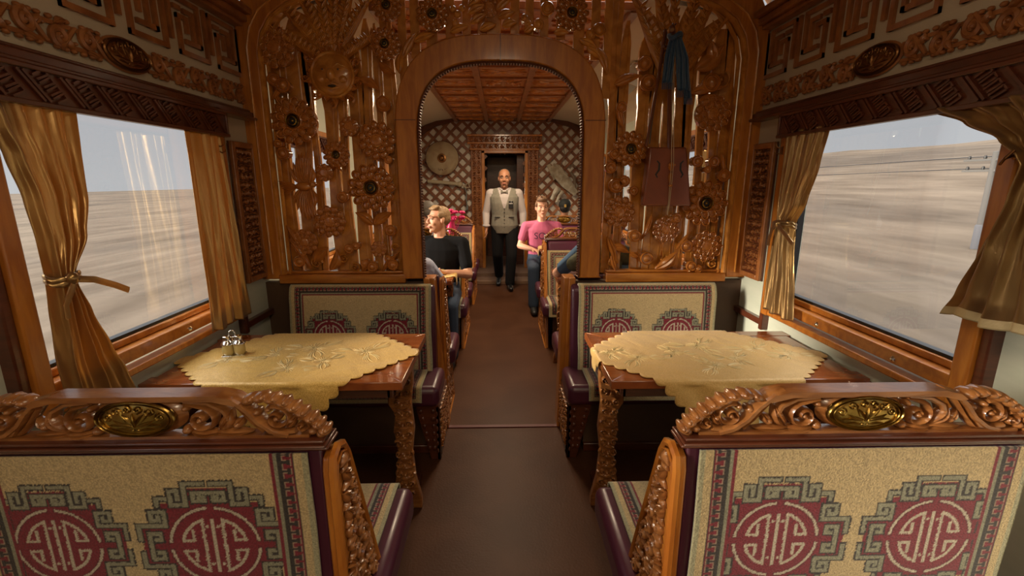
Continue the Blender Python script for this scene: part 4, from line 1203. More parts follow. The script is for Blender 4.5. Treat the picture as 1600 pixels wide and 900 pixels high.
# ------------------------------------------------------------------ tablecloths
def damask(name, base, hi, rough):
    m, n, l, b = _pr(name)
    tc = n.new('ShaderNodeTexCoord')
    ns = n.new('ShaderNodeTexNoise'); ns.inputs['Scale'].default_value = 240; ns.inputs['Detail'].default_value = 2
    l.new(tc.outputs['Object'], ns.inputs['Vector'])
    rp = n.new('ShaderNodeValToRGB'); rp.color_ramp.elements[0].position = .4; rp.color_ramp.elements[0].color = (*base, 1); rp.color_ramp.elements[1].position = .62; rp.color_ramp.elements[1].color = (*hi, 1)
    l.new(ns.outputs[0], rp.inputs[0]); l.new(rp.outputs[0], b.inputs['Base Color'])
    b.inputs['Roughness'].default_value = rough; b.inputs['Metallic'].default_value = .12; b.inputs['Sheen Weight'].default_value = .15
    n2 = n.new('ShaderNodeTexNoise'); n2.inputs['Scale'].default_value = 7; n2.inputs['Detail'].default_value = 5; n2.inputs['Distortion'].default_value = .8
    l.new(tc.outputs['Object'], n2.inputs['Vector'])
    bp = n.new('ShaderNodeBump'); bp.inputs['Strength'].default_value = .35; bp.inputs['Distance'].default_value = .02
    l.new(n2.outputs[0], bp.inputs['Height'])
    b2 = n.new('ShaderNodeBump'); b2.inputs['Strength'].default_value = .25; b2.inputs['Distance'].default_value = .003
    l.new(ns.outputs[0], b2.inputs['Height']); l.new(bp.outputs[0], b2.inputs['Normal']); l.new(b2.outputs[0], b.inputs['Normal'])
    return m
CLOTH_L = damask('gold_damask_shiny', (.64, .37, .075), (.84, .55, .15), .36)
CLOTH_R = damask('gold_damask_dull', (.64, .39, .11), (.76, .49, .17), .48)
THREAD = mat('glossy_gold_thread', (.82, .62, .28), .30, metal=.15)
def cloth_map(x, y, fr, bk, xe, s, zt, r=.012):
    # fold a flat point over the table edges; s = side sign of the aisle edge xe
    z = zt
    def over(q):   # q: distance past the edge
        if q <= 0: return 0, 0
        if q < r * PI / 2: return r * sin(q / r), r * (1 - cos(q / r))
        return r, r + q - r * PI / 2
    if y < fr:
        o, d = over(fr - y); k = d * .10
        return x + .01 * sin(x * 30) * d, fr - o - k, zt - d
    if y > bk:
        o, d = over(y - bk); return x, bk + o, zt - d
    q = (x - xe) * s
    if q > 0:
        o, d = over(q); return xe + s * o, y, zt - d
    return x, y, zt
def tablecloth(label, cx, cy, A, B, rot, m_, fr, bk, xe, s, zt, n=96, seed=1, cat='tablecloth'):
    # diamond cloth with a scalloped rim: corner vectors A (along x) and B (along y)
    vs = []; fs = []; rnd = random.Random(seed); ph = [rnd.random() * 6 for _ in range(6)]
    ca, sa = cos(rot), sin(rot)
    def edge(t, v):   # scallops: 9 bumps per side
        return 1 + .062 * (abs(sin(t * PI * 13)) ** .7) * max(0, abs(v)) ** 30 - .02
    def P(a, b):      # a,b in -1..1 -> diamond
        sa_ = edge((b + 1) / 2, a); sb_ = edge((a + 1) / 2, b)
        a2, b2 = a * sa_, b * sb_
        u = (a2 - b2) / 2 * A; v = (a2 + b2) / 2 * B
        return cx + u * ca - v * sa, cy + u * sa + v * ca
    for j in range(n + 1):
        for i in range(n + 1):
            x, y = P(-1 + 2 * i / n, -1 + 2 * j / n)
            X, Y, Z = cloth_map(x, y, fr, bk, xe, s, zt)
            w = .0012 * (sin(x * 21 + ph[0]) * sin(y * 17 + ph[1]) + sin(x * 43 + y * 31 + ph[2]) * .5)
            if Z < zt - .02: Y += w * 6 * (1 if y < fr else 0)
            vs.append((X, Y, Z + .003 + (abs(w) if Z > zt - .01 else 0)))
    for j in range(n):
        for i in range(n):
            a = j * (n + 1) + i; fs.append((a, a + 1, a + n + 2, a + n + 1))
    m = MB(); m.V = vs; m.F = fs; m.I = [0] * len(fs)
    o = ob('tablecloth', m, m_, ang=180); so = o.modifiers.new('thick', 'SOLIDIFY'); so.thickness = .002; so.offset = 1
    tag(o, label, cat)
    # woven flower sprays, lying on the cloth
    m = MB()
    def stroke(a, b, w, bend):
        A_ = Vector(a); B_ = Vector(b); T = B_ - A_; L = T.length
        if L < 1e-5: return
        T.normalize(); N = Vector((-T.y, T.x)); pv = []; k = 8
        for i in range(k + 1):
            t = i / k; c = A_ + T * (L * t) + N * (bend * sin(PI * t)); ww = w * sin(PI * min(.98, max(.02, t))) 
            for sg in (-1, 1):
                p = c + N * (ww * sg); X, Y, Z = cloth_map(p.x, p.y, fr, bk, xe, s, zt)
                dn = .0056
                pv.append((X, Y - (.0075 if (p.y < fr - .012) else 0), Z + (dn if p.y >= fr - .012 else 0)))
        m.add(pv, [(2 * i, 2 * i + 1, 2 * i + 3, 2 * i + 2) for i in range(k)])
    def flower(x, y, R):
        for k in range(22):
            a = 2 * PI * k / 22 + rnd.random() * .15; r = R * (.7 + .3 * rnd.random())
            stroke((x + .18 * R * cos(a), y + .18 * R * sin(a)), (x + r * cos(a), y + r * sin(a)), R * .042, R * .05)
        for k in range(9):
            a = 2 * PI * k / 9; stroke((x, y), (x + .3 * R * cos(a), y + .3 * R * sin(a)), R * .06, 0)
    def spray(x, y, a, L):
        for k in range(7):
            d = a + (k - 3) * .17 + rnd.uniform(-.05, .05); l = L * (1 - .09 * abs(k - 3))
            stroke((x, y), (x + l * cos(d), y + l * sin(d)), .0032, L * .10 * (1 if k > 3 else -1))
    def inside(x, y):
        u = (x - cx) * ca + (y - cy) * sa; v = -(x - cx) * sa + (y - cy) * ca
        return abs(u) / A + abs(v) / B < .80
    spots = [(-.30, -.04, .062), (.27, .05, .070), (.0, -.14, .06), (.02, .10, .07), (-.12, .02, .05), (.12, -.06, .05), (.40, -.01, .05), (-.42, .02, .05)]
    for q, (dx, dy, R) in enumerate(spots):
        x, y = cx + dx, cy + dy
        if not inside(x, y): continue
        flower(x, y, R)
        for k in range(3): spray(x + R * .8 * cos(k * 2.1 + q), y + R * .6 * sin(k * 2.1 + q), k * 2.1 + q, R * 1.5)
    e = ob('woven_flowers', m, THREAD, o, ang=180); e.modifiers.new('thick', 'SOLIDIFY').thickness = .0008
    return o
tablecloth('shiny gold damask cloth with scalloped edge on the left table', -.925, 1.985, .525, .595, .07, CLOTH_L, 1.705, 2.30, -.42, 1, .785, 150, 1)
tablecloth('matt gold damask cloth with scalloped edge on the right table', .872, 1.97, .56, .575, -.02, CLOTH_R, 1.695, 2.30, .40, -1, .785, 150, 2)

# ------------------------------------------------------------------ cruet set
cr_ = thing('cruet_set', 'small chrome-lidded salt and pepper cruet on the left tablecloth', 'cruet', (-1.225, 2.00, .79), .25)
m = MB(); m.box(-.045, .045, -.026, .026, 0, .006)
m.sweep([(0, 0, .004), (0, 0, .085), (.0, 0, .088)], .0028, None, 6)
m.sweep([(.013 * cos(t), 0, .100 + .016 * sin(t)) for t in np.linspace(0, 2 * PI, 17)[:-1]], .0025, None, 6, closed=True)
ob('stand', m, CHROME, cr_, bevel=.001)
JAR = mat('amber_jar_glass', (.55, .42, .16), .08, coat=.6); 
for q in (-1, 1):
    m = MB(); m.lathe([(.018, .006), (.023, .012), (.024, .030), (.022, .050), (.019, .056)], 16, c=(q * .023, 0, 0))
    j = ob('jar', m, JAR, cr_)
    m = MB(); m.lathe([(.027, .055), (.026, .060), (.017, .070), (.015, .074), (.016, .090), (.013, .092)], 16, c=(q * .023, 0, 0))
    ob('lid', m, CHROME, j)

# ------------------------------------------------------------------ curtains
def curtain(label, s, rows, plane=1.375, pleats=7, amp=.016, tie=None, n=150, nz=110, seed=0, hem=None, ph0=0.0, tails=True, group=None):
    # rows: (z, y0, y1[, dx]) from the top down
    rr = [(-r[0], r[1], r[2], r[3] if len(r) > 3 else 0) for r in rows]
    rnd = random.Random(seed); z0, z1 = rr[0][0], rr[-1][0]; W0 = max(r[2] - r[1] for r in rr)
    phs = [rnd.random() * 6.28 for _ in range(5)]
    base = (s * plane, (rows[0][1] + rows[0][2]) / 2, rows[-1][0])
    vs = []; fs = []
    for j in range(nz + 1):
        t = z0 + (z1 - z0) * j / nz; y0, y1, dx = lerp_rows(rr, t); w = y1 - y0; f = (w / W0)
        q = (t - z0) / (z1 - z0)
        A = amp * (1.25 - .55 * f) 
        for i in range(n + 1):
            u = i / n
            fold = sin(2 * PI * pleats * u + phs[0] + .8 * sin(3 * q + phs[1]) + ph0)
            fold += .45 * sin(2 * PI * pleats * .47 * u + phs[2] + 2.2 * q) + .25 * sin(2 * PI * pleats * 1.9 * u + phs[3] + 1.5 * q)
            bulge = .020 * sin(PI * u) * (1.0 - f)
            fold += .5 * abs(sin(PI * pleats * 1.37 * u + phs[1] + 1.8 * sin(2.6 * q + phs[2]))) - .25
            x = plane - dx - bulge + A * fold * .60
            yy = y0 + w * (u + .010 * sin(2 * PI * pleats * u + phs[4]))
            zz = -t + .006 * sin(2 * PI * pleats * .5 * u + 1) * q
            vs.append((s * x - base[0], yy - base[1], zz - base[2]))
    for j in range(nz):
        for i in range(n):
            a = j * (n + 1) + i; f_ = (a, a + 1, a + n + 2, a + n + 1)
            fs.append(f_ if s < 0 else f_[::-1])
    t = thing('curtain', label, 'curtain', base, 0, group)
    m = MB(); m.V = vs; m.F = fs; m.I = [0] * len(fs)
    if hem:
        nr = int(nz * (1 - hem)); 
        for k in range(len(fs)):
            if k // n >= nr: m.I[k] = 1
        o = ob('drape', m, [SATIN, HEM], t, ang=180)
    else: o = ob('drape', m, SATIN, t, ang=180)
    o.modifiers.new('thick', 'SOLIDIFY').thickness = .0015
    if tie:
        tz, ty0, ty1 = tie; c = ((ty0 + ty1) / 2); r = (ty1 - ty0) / 2 + .006
        m = MB(Matrix.Translation((-base[0], -base[1], -base[2])))
        for dz in (-.010, .004):
            m.sweep([(s * plane + .034 * cos(a), c + r * sin(a), tz + dz + .006 * sin(2 * a)) for a in np.linspace(0, 2 * PI, 25)[:-1]], .009, .006, 8, closed=True, up=(1, 0, 0))
        kx = s * (plane - .038)
        m.ell((kx, c - .01, tz), (.018, .018, .020), 12, 8)
        if tails:
            yd = 1 if tails == 1 else -1
            m.sweep([(kx, c, tz - .004), (kx - s * .012, c + yd * .05, tz - .016), (kx - s * .016, c + yd * .12, tz - .050), (kx - s * .016, c + yd * .17, tz - .078)], .012, .004, 6, up=(1, 0, 0))
            m.sweep([(kx, c, tz - .004), (kx - s * .006, c - yd * .025, tz - .03), (kx, c - yd * .050, tz - .075), (kx, c - yd * .052, tz - .115)], .011, .004, 6, up=(1, 0, 0))
        ob('tie_band', m, SATIN, t)
    return t
HEM = mat('pale_gold_hem', (.62, .50, .28), .4, metal=.3, bump=.3, bscale=40)
curtain('gold satin curtain tied in the middle, nearest on the left window', -1, [(1.765, 1.30, 1.59), (1.70, 1.315, 1.585), (1.62, 1.345, 1.580), (1.50, 1.375, 1.575), (1.38, 1.39, 1.54), (1.27, 1.395, 1.465), (1.24, 1.392, 1.466), (1.14, 1.38, 1.50), (1.0, 1.365, 1.55), (.90, 1.365, 1.59), (.80, 1.38, 1.615)], 1.37, 5, .020, (1.262, 1.392, 1.468), seed=2)
curtain('gold satin curtain hanging loose at the far end of the left window', -1, [(1.76, 2.10, 2.37), (1.45, 2.105, 2.385), (1.1, 2.10, 2.40), (.86, 2.09, 2.43)], 1.37, 4, .024, seed=5)
curtain('gold satin curtain tied back at the far end of the right window', 1, [(1.785, 2.05, 2.36), (1.62, 2.09, 2.365), (1.45, 2.15, 2.37), (1.345, 2.215, 2.365), (1.25, 2.20, 2.375), (1.0, 2.15, 2.385), (.885, 2.13, 2.39)], 1.37, 5, .016, (1.345, 2.22, 2.36), seed=9, tails=-1)
c_ = curtain('gold satin curtain looped over a hook, nearest on the right window', 1, [(1.775, 1.06, 1.585), (1.72, 1.08, 1.455), (1.66, 1.10, 1.335), (1.615, 1.12, 1.270), (1.59, 1.13, 1.250), (1.50, 1.09, 1.272), (1.36, 1.05, 1.318), (1.22, 1.00, 1.362), (1.145, .98, 1.395)], 1.36, 5, .020, seed=12, hem=.045)
hk = thing('curtain_hook', 'dark hook holding the looped right curtain at the window post', 'hook', (1.385, 1.30, 1.60))
m = MB(); m.sweep([(0, 0, .02), (-.03, .0, .01), (-.055, -.015, -.005), (-.06, -.03, .01), (-.05, -.04, .03)], .004, None, 8, up=(0, 1, 0)); m.ell((0, 0, .02), (.006, .014, .014), 10, 6)
ob('hook_arm', m, BRONZE, hk)
# the other windows' curtains
for s, nm in ((-1, 'left'), (1, 'right')):
    for k, c in enumerate((3.70, 5.50)):
        curtain('gold satin curtain of %s window in the far saloon, near side, %s table' % (nm, ('first', 'second')[k]), s, [(1.775, c - .52, c - .30), (1.3, c - .50, c - .40), (.88, c - .53, c - .36)], 1.37, 4, .014, n=50, nz=30, seed=20 + k)
        curtain('gold satin curtain of %s window in the far saloon, far side, %s table' % (nm, ('first', 'second')[k]), s, [(1.775, c + .30, c + .52), (1.3, c + .40, c + .50), (.88, c + .36, c + .53)], 1.37, 4, .014, n=50, nz=30, seed=30 + k)
    curtain('gold satin curtain of the window beside the camera, %s wall' % nm, s, [(1.775, .36, .60), (1.3, .46, .56), (.88, .42, .60)], 1.37, 4, .014, n=50, nz=30, seed=40)

# ------------------------------------------------------------------ far saloon furniture
for s, nm in ((-1, 'left'), (1, 'right')):
    X = s * .80
    for k, (yb, rz, sc, dsc) in enumerate(((2.83, 0, False, 'just behind the partition'), (4.60, PI, True, 'mid saloon facing the camera'), (4.62, 0, False, 'mid saloon facing away'), (6.22, PI, True, 'by the far doorway facing the camera'), (6.24, 0, False, 'by the far doorway facing away'))):
        b = bench('%s side carved bench %s' % (nm, dsc), X, yb, rz, (-s if rz == 0 else s), sc, False, .52)
        if rz: 
            me = rug_mesh('back_saloon', .76, [(-.19, .44), (-.095, .90)], True, [(-.178, .22), (.178, .22)], .150, .006)
            rug('cream medallion rug on backrest, %s bench %s' % (nm, dsc), me, (X, yb, 0), 0)
            me = rug_mesh('seat_saloon', .80, [(.545, .34), (.53, .455), (.505, .463), (.17, .463)], 'all', [], .16, .008)
            rug('cream rug on seat, %s bench %s' % (nm, dsc), me, (X, yb, 0), rz)
    table('first table of the far saloon on the %s' % nm, s * .42, s * 1.435, 3.60, 4.08)
    table('second table of the far saloon on the %s' % nm, s * .42, s * 1.435, 5.22, 5.72)
tablecloth('gold cloth on the first left table of the far saloon, corner hanging at the aisle', -.86, 3.85, .55, .48, .05, CLOTH_L, 3.60, 4.08, -.42, 1, .785, 50, 3)
tablecloth('gold cloth on the second left table of the far saloon', -.86, 5.47, .55, .48, .05, CLOTH_L, 5.22, 5.72, -.42, 1, .785, 50, 4)
tablecloth('gold cloth on the second right table of the far saloon', .86, 5.47, .56, .48, .05, CLOTH_R, 5.22, 5.72, .42, -1, .785, 50, 5)
# ------------------------------------------------------------------ horsehead fiddle, bow and scarf in front of the right screen
FID = mat('fiddle_brown_wood', (.24, .065, .028), .30, coat=.4, col2=(.17, .042, .018), cscale=5)
NECKM = mat('fiddle_neck_wood', (.13, .035, .012), .3, coat=.3)
fd = thing('horsehead_fiddle', 'brown trapezoid horsehead fiddle hanging on the right carved screen', 'fiddle', (.915, 2.69, 1.41))
Ff = Matrix.Translation((-.915, -2.69, -1.41)) @ FR((0, 2.69, 0), (1, 0, 0), (0, 0, 1))
m = MB(Ff); m.prism([(.775, 1.412), (1.052, 1.412), (1.000, 1.733), (.792, 1.733)], -.045, .022)
body = ob('sound_box', m, FID, fd, bevel=.010)
m = MB(Ff)
for s in (-1, 1):
    x = .912 + s * .056
    m.sweep([(x + s * .018, 1.66, .022), (x + s * .004, 1.645, .022), (x + s * .004, 1.61, .022), (x + s * .020, 1.585, .022), (x + s * .010, 1.568, .022)][::1], lambda t: .0035 + .003 * sin(PI * t), .0015, 6)
ob('sound_holes', m, BLACK, body)
m = MB(Ff); m.sweep([(.905, 1.72, .012), (.888, 2.0, .012), (.880, 2.24, .012)], .013, .012, 8)
ob('neck', m, NECKM, fd)
m = MB(Ff)                                                   # carved horse head and pegs
m.box(.865, .900, 2.20, 2.275, -.01, .030); m.sweep([(.882, 2.27, .008), (.880, 2.31, .010), (.872, 2.335, .020), (.862, 2.325, .045), (.858, 2.31, .060)], lambda t: .017 - .006 * t, lambda t: .020 - .008 * t, 8)
m.ell((.876, 2.352, .01), (.005, .006, .012), 6, 5); m.ell((.890, 2.352, .01), (.005, .006, .012), 6, 5)
ob('horse_head', m, NECKM, fd)
m = MB(Ff); m.sweep([(.84, 2.245, .01), (.925, 2.245, .01)], .006, None, 8); m.ell((.838, 2.245, .01), (.014, .010, .010), 8, 6); m.ell((.927, 2.225, .01), (.014, .010, .010), 8, 6); m.sweep([(.84, 2.225, .01), (.925, 2.225, .01)], .006, None, 8)
ob('tuning_pegs', m, NECKM, fd)
m = MB(Ff); m.leaf((.918, 1.655), (.919, 1.60), .016, 0, .02, .022); m.leaf((.919, 1.60), (.921, 1.53), .012, 0, .016, .022); m.ell((.921, 1.525, .03), (.012, .010, .010), 8, 6)
m.box(.900, .936, 1.632, 1.642, .022, .042)
o_ = ob('bridge', m, W_OR, fd)
m = MB(Ff)
for q in (-.006, .006): m.sweep([(.882 + q * .6, 2.24, .028), (.918 + q, 1.64, .044), (.921 + q * .5, 1.42, .026), (.921, 1.36, .012)], .0022, None, 5)
ob('strings', m, mat('horsehair_strings', (.45, .33, .2), .5), fd)
bw = thing('fiddle_bow', 'thin dark fiddle bow leaning beside the fiddle neck', 'bow', (.80, 2.70, 1.43))
m = MB(Matrix.Translation((-.80, -2.70, -1.43)) @ FR((0, 2.70, 0), (1, 0, 0), (0, 0, 1))); m.sweep([(.786, 1.74, -.012), (.800, 1.90, .006), (.822, 2.12, .02), (.842, 2.33, .012)], .008, None, 8)
ob('stick', m, NECKM, bw)
m = MB(Matrix.Translation((-.80, -2.70, -1.43)) @ FR((0, 2.70, 0), (1, 0, 0), (0, 0, 1))); m.sweep([(.799, 1.75, .000), (.808, 1.90, .004), (.852, 2.32, .008)], .004, .002, 5)
ob('bow_hair', m, mat('bow_hair', (.10, .07, .05), .6), bw)
BLUE = mat('blue_silk', (.010, .045, .11), .38, sheen=.4, bump=.1, bscale=40)
sc = thing('ceremonial_scarf', 'blue silk scarf tied round the top of the horsehead fiddle', 'scarf', (.90, 2.66, 2.02))
def strip(path, w, d0, seed):
    vs = []; fs = []; n = 22; k = 14; rnd = random.Random(seed); ph = rnd.random() * 6
    P = [Vector(p) for p in path]
    for i in range(n + 1):
        t = i / n * (len(P) - 1); a = min(int(t), len(P) - 2); q = t - a; c = P[a].lerp(P[a + 1], q); ww = w[a] + (w[a + 1] - w[a]) * q
        for j in range(k + 1):
            u = j / k - .5
            vs.append((c.x + u * ww, c.y, d0 + c.z + .008 * sin(u * 15 + ph + i * .12) * (ww / .06)))
    for i in range(n):
        for j in range(k):
            b = i * (k + 1) + j; fs.append((b, b + k + 1, b + k + 2, b + 1))
    return vs, fs
m = MB(Matrix.Translation((-.90, -2.66, -2.02)) @ FR((0, 2.66, 0), (1, 0, 0), (0, 0, 1)))
for pth, w, d, sd_ in (([(.872, 2.285, 0), (.862, 2.20, .0), (.858, 2.06, 0)], [.03, .055, .060], .012, 1), ([(.895, 2.285, 0), (.925, 2.18, .0), (.945, 2.02, 0)], [.03, .065, .072], .016, 2), ([(.905, 2.29, 0), (.950, 2.15, 0), (.978, 1.985, 0)], [.025, .038, .046], .006, 3)):
    vs, fs = strip(pth, w, d, sd_); m.add(vs, fs)
m.sweep([(.883 + .030 * cos(a), 2.285 + .012 * sin(a * 2), .008 + .026 * sin(a)) for a in np.linspace(0, 2 * PI, 17)[:-1]], .012, .010, 8, closed=True)
o_ = ob('scarf_tails', m, BLUE, sc, ang=180); o_.modifiers.new('thick', 'SOLIDIFY').thickness = .002
m = MB(Matrix.Translation((-.90, -2.66, -2.02)) @ FR((0, 2.66, 0), (1, 0, 0), (0, 0, 1)))
for x0, x1, z, d in ((.830, .888, 2.056, .012), (.911, .980, 2.016, .016), (.957, 1.0, 1.982, .006)):
    for k in range(14):
        x = x0 + (x1 - x0) * k / 13; m.sweep([(x, z + .004, d), (x + .002 * sin(k * 3), z - .03, d + .002)], .0016, None, 4)
ob('fringe', m, BLUE, sc)

# ------------------------------------------------------------------ things hung on the lattice wall
SHM = mat('hide_shield', (.30, .20, .11), .6, col2=(.42, .33, .20), cscale=5, bump=.15, bscale=25, spec=.3)
sh = thing('round_shield', 'round pale hide shield with dark boss hanging on the left lattice', 'shield', (-.97, 7.82, 1.905))
m = MB(FR((0, 0, 0), (1, 0, 0), (0, 0, 1))); m.lathe([(.262, 0), (.268, .008), (.262, .016), (.20, .045), (.12, .065), (.05, .075), (.01, .076)], 40)
ob('dish', m, SHM, sh)
m = MB(FR((0, 0, 0), (1, 0, 0), (0, 0, 1))); m.lathe([(.075, .06), (.07, .08), (.045, .085), (.04, .10), (.022, .115), (.01, .117)], 24)
ob('boss', m, BRONZE, sh)
m = MB(FR((0, 0, 0), (1, 0, 0), (0, 0, 1)))
m.sweep([(.264 * cos(a), .264 * sin(a), .012) for a in np.linspace(0, 2 * PI, 49)[:-1]], .007, None, 6, closed=True)
for sg in (-1, 1): m.spiral((sg * .045, -.16, ), .028, 0, 1.2, sg, .004, .003, .052, 14, ball=False)
m.leaf((0, -.12), (0, -.2), .012, 0, .004, .05)
ob('painted_ornament', m, W_DARK, sh)
stf = thing('wooden_staff', 'pale wooden club with a cord lying across the left lattice', 'staff', (-.80, 7.83, 1.50))
m = MB(FR((0, 0, 0), (1, 0, 0), (0, 0, 1))); m.sweep([(-.42, .045, 0), (-.2, .03, 0), (.0, .010, 0), (.08, 0, 0)], .030, .026, 8); m.ell((.10, -.002, 0), (.05, .045, .035), 10, 8)
m.sweep([(.12, 0, 0), (.17, -.03, .01), (.24, .02, .01), (.26, -.05, .01), (.20, -.06, .01), (.15, -.02, .01)], .012, None, 6)
ob('club', m, mat('pale_wood', (.42, .34, .22), .6), stf)
m = MB(FR((0, 0, 0), (1, 0, 0), (0, 0, 1))); m.sweep([(.18, -.04, .01), (.21, -.14, .015), (.20, -.25, .01), (.215, -.34, .02)], .009, None, 6); m.ell((.215, -.38, .02), (.018, .05, .015), 8, 6)
ob('cord', m, mat('grey_blue_cord', (.16, .19, .18), .8), stf)
FUR = mat('spotted_pale_hide', (.44, .38, .28), .9, col2=(.26, .20, .13), cscale=14, bump=.6, bscale=40)
qv = thing('hide_quiver', 'spotted pale hide quiver and pelt hanging on the right lattice', 'quiver', (.96, 7.80, 1.55))
m = MB(FR((0, 0, 0), (1, 0, 0), (0, 0, 1)))
m.sweep([(-.16, .24, 0), (-.10, .20, .02), (-.04, .10, .04), (.06, -.02, .04), (.16, -.12, .03), (.24, -.20, .01)], lambda t: .05 + .05 * sin(PI * min(1, t * 1.1)), lambda t: .02 + .02 * sin(PI * t), 10)
m.sweep([(-.22, .26, 0), (-.16, .12, .02), (-.12, .02, .01)], lambda t: .04 * (1 - .6 * t), .018, 8)
m.sweep([(-.05, -.10, .02), (-.10, -.18, .03), (-.15, -.30, .02)], lambda t: .055 * (1 - .4 * t), .03, 8)
m.sweep([(.02, -.16, .02), (-.04, -.24, .04), (-.08, -.34, .02)], lambda t: .03 * (1 - .3 * t), .02, 8)
ob('pelt', m, FUR, qv)
m = MB(FR((0, 0, 0), (1, 0, 0), (0, 0, 1)))
m.sweep([(-.02, .22, 0), (.04, .42, .0), (.0, .62, 0), (-.10, .74, 0)], .007, None, 6); m.sweep([(.14, .14, .02), (.20, .05, .03), (.22, -.12, .02)], .025, .02, 8); m.sweep([(.12, .20, .02), (.17, .26, .02), (.22, .22, .02)], .02, .015, 8)
ob('strap', m, mat('dull_leather', (.16, .11, .07), .7), qv)

# pink flowers on the far left bench crest
PINK = mat('magenta_petals', (.62, .015, .14), .5)
fl = thing('flower_bunch', 'bright pink artificial flowers standing behind the far left bench', 'flowers', (-.60, 5.40, .79))
m = MB(); rnd = random.Random(2)
m.lathe([(.04, 0), (.055, .02), (.06, .22), (.04, .28), (.045, .31)], 14)
ob('vase', m, mat('pink_glass_vase', (.5, .02, .10), .2), fl)
for k in range(12):
    m = MB(); c = (rnd.uniform(-.10, .12), rnd.uniform(-.05, .05), rnd.uniform(.33, .47))
    for i in range(9):
        a = 2 * PI * i / 9; m.ell((c[0] + .022 * cos(a), c[1] + .022 * sin(a), c[2] + .006 * (i % 2)), (.018, .012, .014), 7, 5, 0, a)
    m.ell(c, (.016, .016, .022), 8, 6); m.sweep([(0, 0, .17), (c[0] * .6, c[1] * .6, c[2] * .7), c], .003, None, 5)
    ob('blossom', m, PINK, fl)

# small things on the far saloon tables
gl = thing('drinking_glass', 'tall clear glass on the second right table in front of the pink shirt', 'glass', (.50, 5.40, .79))
GL2 = mat('cloudy_glass', (.75, .78, .80), .1, coat=.5)
m = MB(); m.lathe([(.026, 0), (.028, .005), (.033, .15), (.031, .15), (.026, .012), (.0, .012)], 18, cap=False); ob('tumbler', m, GL2, gl)
m = MB(); m.lathe([(.025, .01), (.030, .10), (.0, .10)], 16); ob('water', m, GL2, gl)
lp = thing('laptop_mat', None, 'mat', (.60, 3.72, .786)); tag(lp, 'dark ribbed placemat on the first right table under the elbow', 'placemat')
lp.name = 'placemat'
m = MB(); m.box(-.15, .15, -.10, .10, 0, .004)
for k in range(18): m.box(-.145 + k * .0165, -.137 + k * .0165, -.098, .098, .004, .0055)
ob('ribbed_mat', m, mat('grey_ribbed_mat', (.09, .075, .06), .7), lp)
# ------------------------------------------------------------------ people
def cone_cap(m, a, b, ra, rb, n=10, sy=1.0, k=3):
    # closed tapered capsule from a to b
    A = Vector(a); B = Vector(b); T = (B - A); L = T.length
    if L < 1e-6: T = Vector((0, 0, 1))
    T = T.normalized(); up = Vector((0, 0, 1)) if abs(T.z) < .9 else Vector((0, 1, 0))
    N = T.cross(up).normalized(); Q = N.cross(T)
    rings = []
    for i in range(k): th = PI / 2 * (1 - i / k); rings.append((A - T * (ra * sin(th)), ra * cos(th)))
    rings.append((A, ra)); rings.append((B, rb))
    for i in range(1, k + 1): th = PI / 2 * i / k; rings.append((B + T * (rb * sin(th)), rb * cos(th)))
    vs = []; fs = []
    for c, r in rings:
        r = max(r, .0005)
        for j in range(n):
            an = 2 * PI * j / n; vs.append(tuple(c + N * (r * cos(an)) + Q * (r * sin(an) * sy)))
    for i in range(len(rings) - 1):
        for j in range(n):
            j2 = (j + 1) % n; fs.append((i * n + j, i * n + j2, (i + 1) * n + j2, (i + 1) * n + j))
    fs.append(tuple(range(n))[::-1]); fs.append(tuple(range((len(rings) - 1) * n, len(rings) * n)))
    m.add(vs, fs)
def loft(m, rings, n=20):
    # rings: (centre, rx, ry, frame right vector, frame fwd vector)
    vs = []; fs = []
    for c, rx, ry, R, Fw in rings:
        for j in range(n):
            a = 2 * PI * j / n; ca, sa = cos(a), sin(a)
            ex = math.copysign(abs(ca) ** .85, ca); ey = math.copysign(abs(sa) ** .85, sa)
            vs.append(tuple(Vector(c) + R * (rx * ex) + Fw * (ry * ey)))
    K = len(rings)
    for i in range(K - 1):
        for j in range(n):
            j2 = (j + 1) % n; fs.append((i * n + j, i * n + j2, (i + 1) * n + j2, (i + 1) * n + j))
    fs.append(tuple(range(n))[::-1]); fs.append(tuple(range((K - 1) * n, K * n)))
    m.add(vs, fs)
def fuse(name, mb, mats, voxel, smooth=4, pick=None, parent=None):
    # weld overlapping closed volumes into one continuous surface
    me = bpy.data.meshes.new('tmp'); me.from_pydata(mb.V, [], mb.F); me.update()
    o = bpy.data.objects.new('tmp', me); COL.objects.link(o)
    r = o.modifiers.new('r', 'REMESH'); r.mode = 'VOXEL'; r.voxel_size = voxel; r.use_smooth_shade = True
    if smooth:
        s = o.modifiers.new('s', 'SMOOTH'); s.iterations = smooth; s.factor = .5
    dg = bpy.context.evaluated_depsgraph_get(); ev = o.evaluated_get(dg)
    out = bpy.data.meshes.new_from_object(ev, depsgraph=dg); out.name = name
    bpy.data.objects.remove(o); bpy.data.meshes.remove(me)
    out.materials.clear()
    for x in mats: out.materials.append(x)
    if pick:
        n = len(out.polygons); c = np.empty(n * 3); out.polygons.foreach_get('center', c); c = c.reshape(-1, 3)
        out.polygons.foreach_set('material_index', pick(c).astype(np.int32))
    out.polygons.foreach_set('use_smooth', [True] * len(out.polygons))
    out.update()
    ob_ = bpy.data.objects.new(name, out); COL.objects.link(ob_)
    if parent: ob_.parent = parent
    return ob_
HAIRC = {'blond': mat('blond_hair', (.30, .185, .09), .6, col2=(.21, .125, .06), cscale=60, bump=.4, bscale=90), 'brown': mat('brown_hair', (.12, .06, .03), .6, bump=.4, bscale=90, col2=(.19, .10, .05), cscale=50),
         'grey': mat('grey_hair', (.16, .14, .12), .6, bump=.4, bscale=90), 'black': mat('black_hair', (.02, .015, .012), .5, bump=.4, bscale=90)}
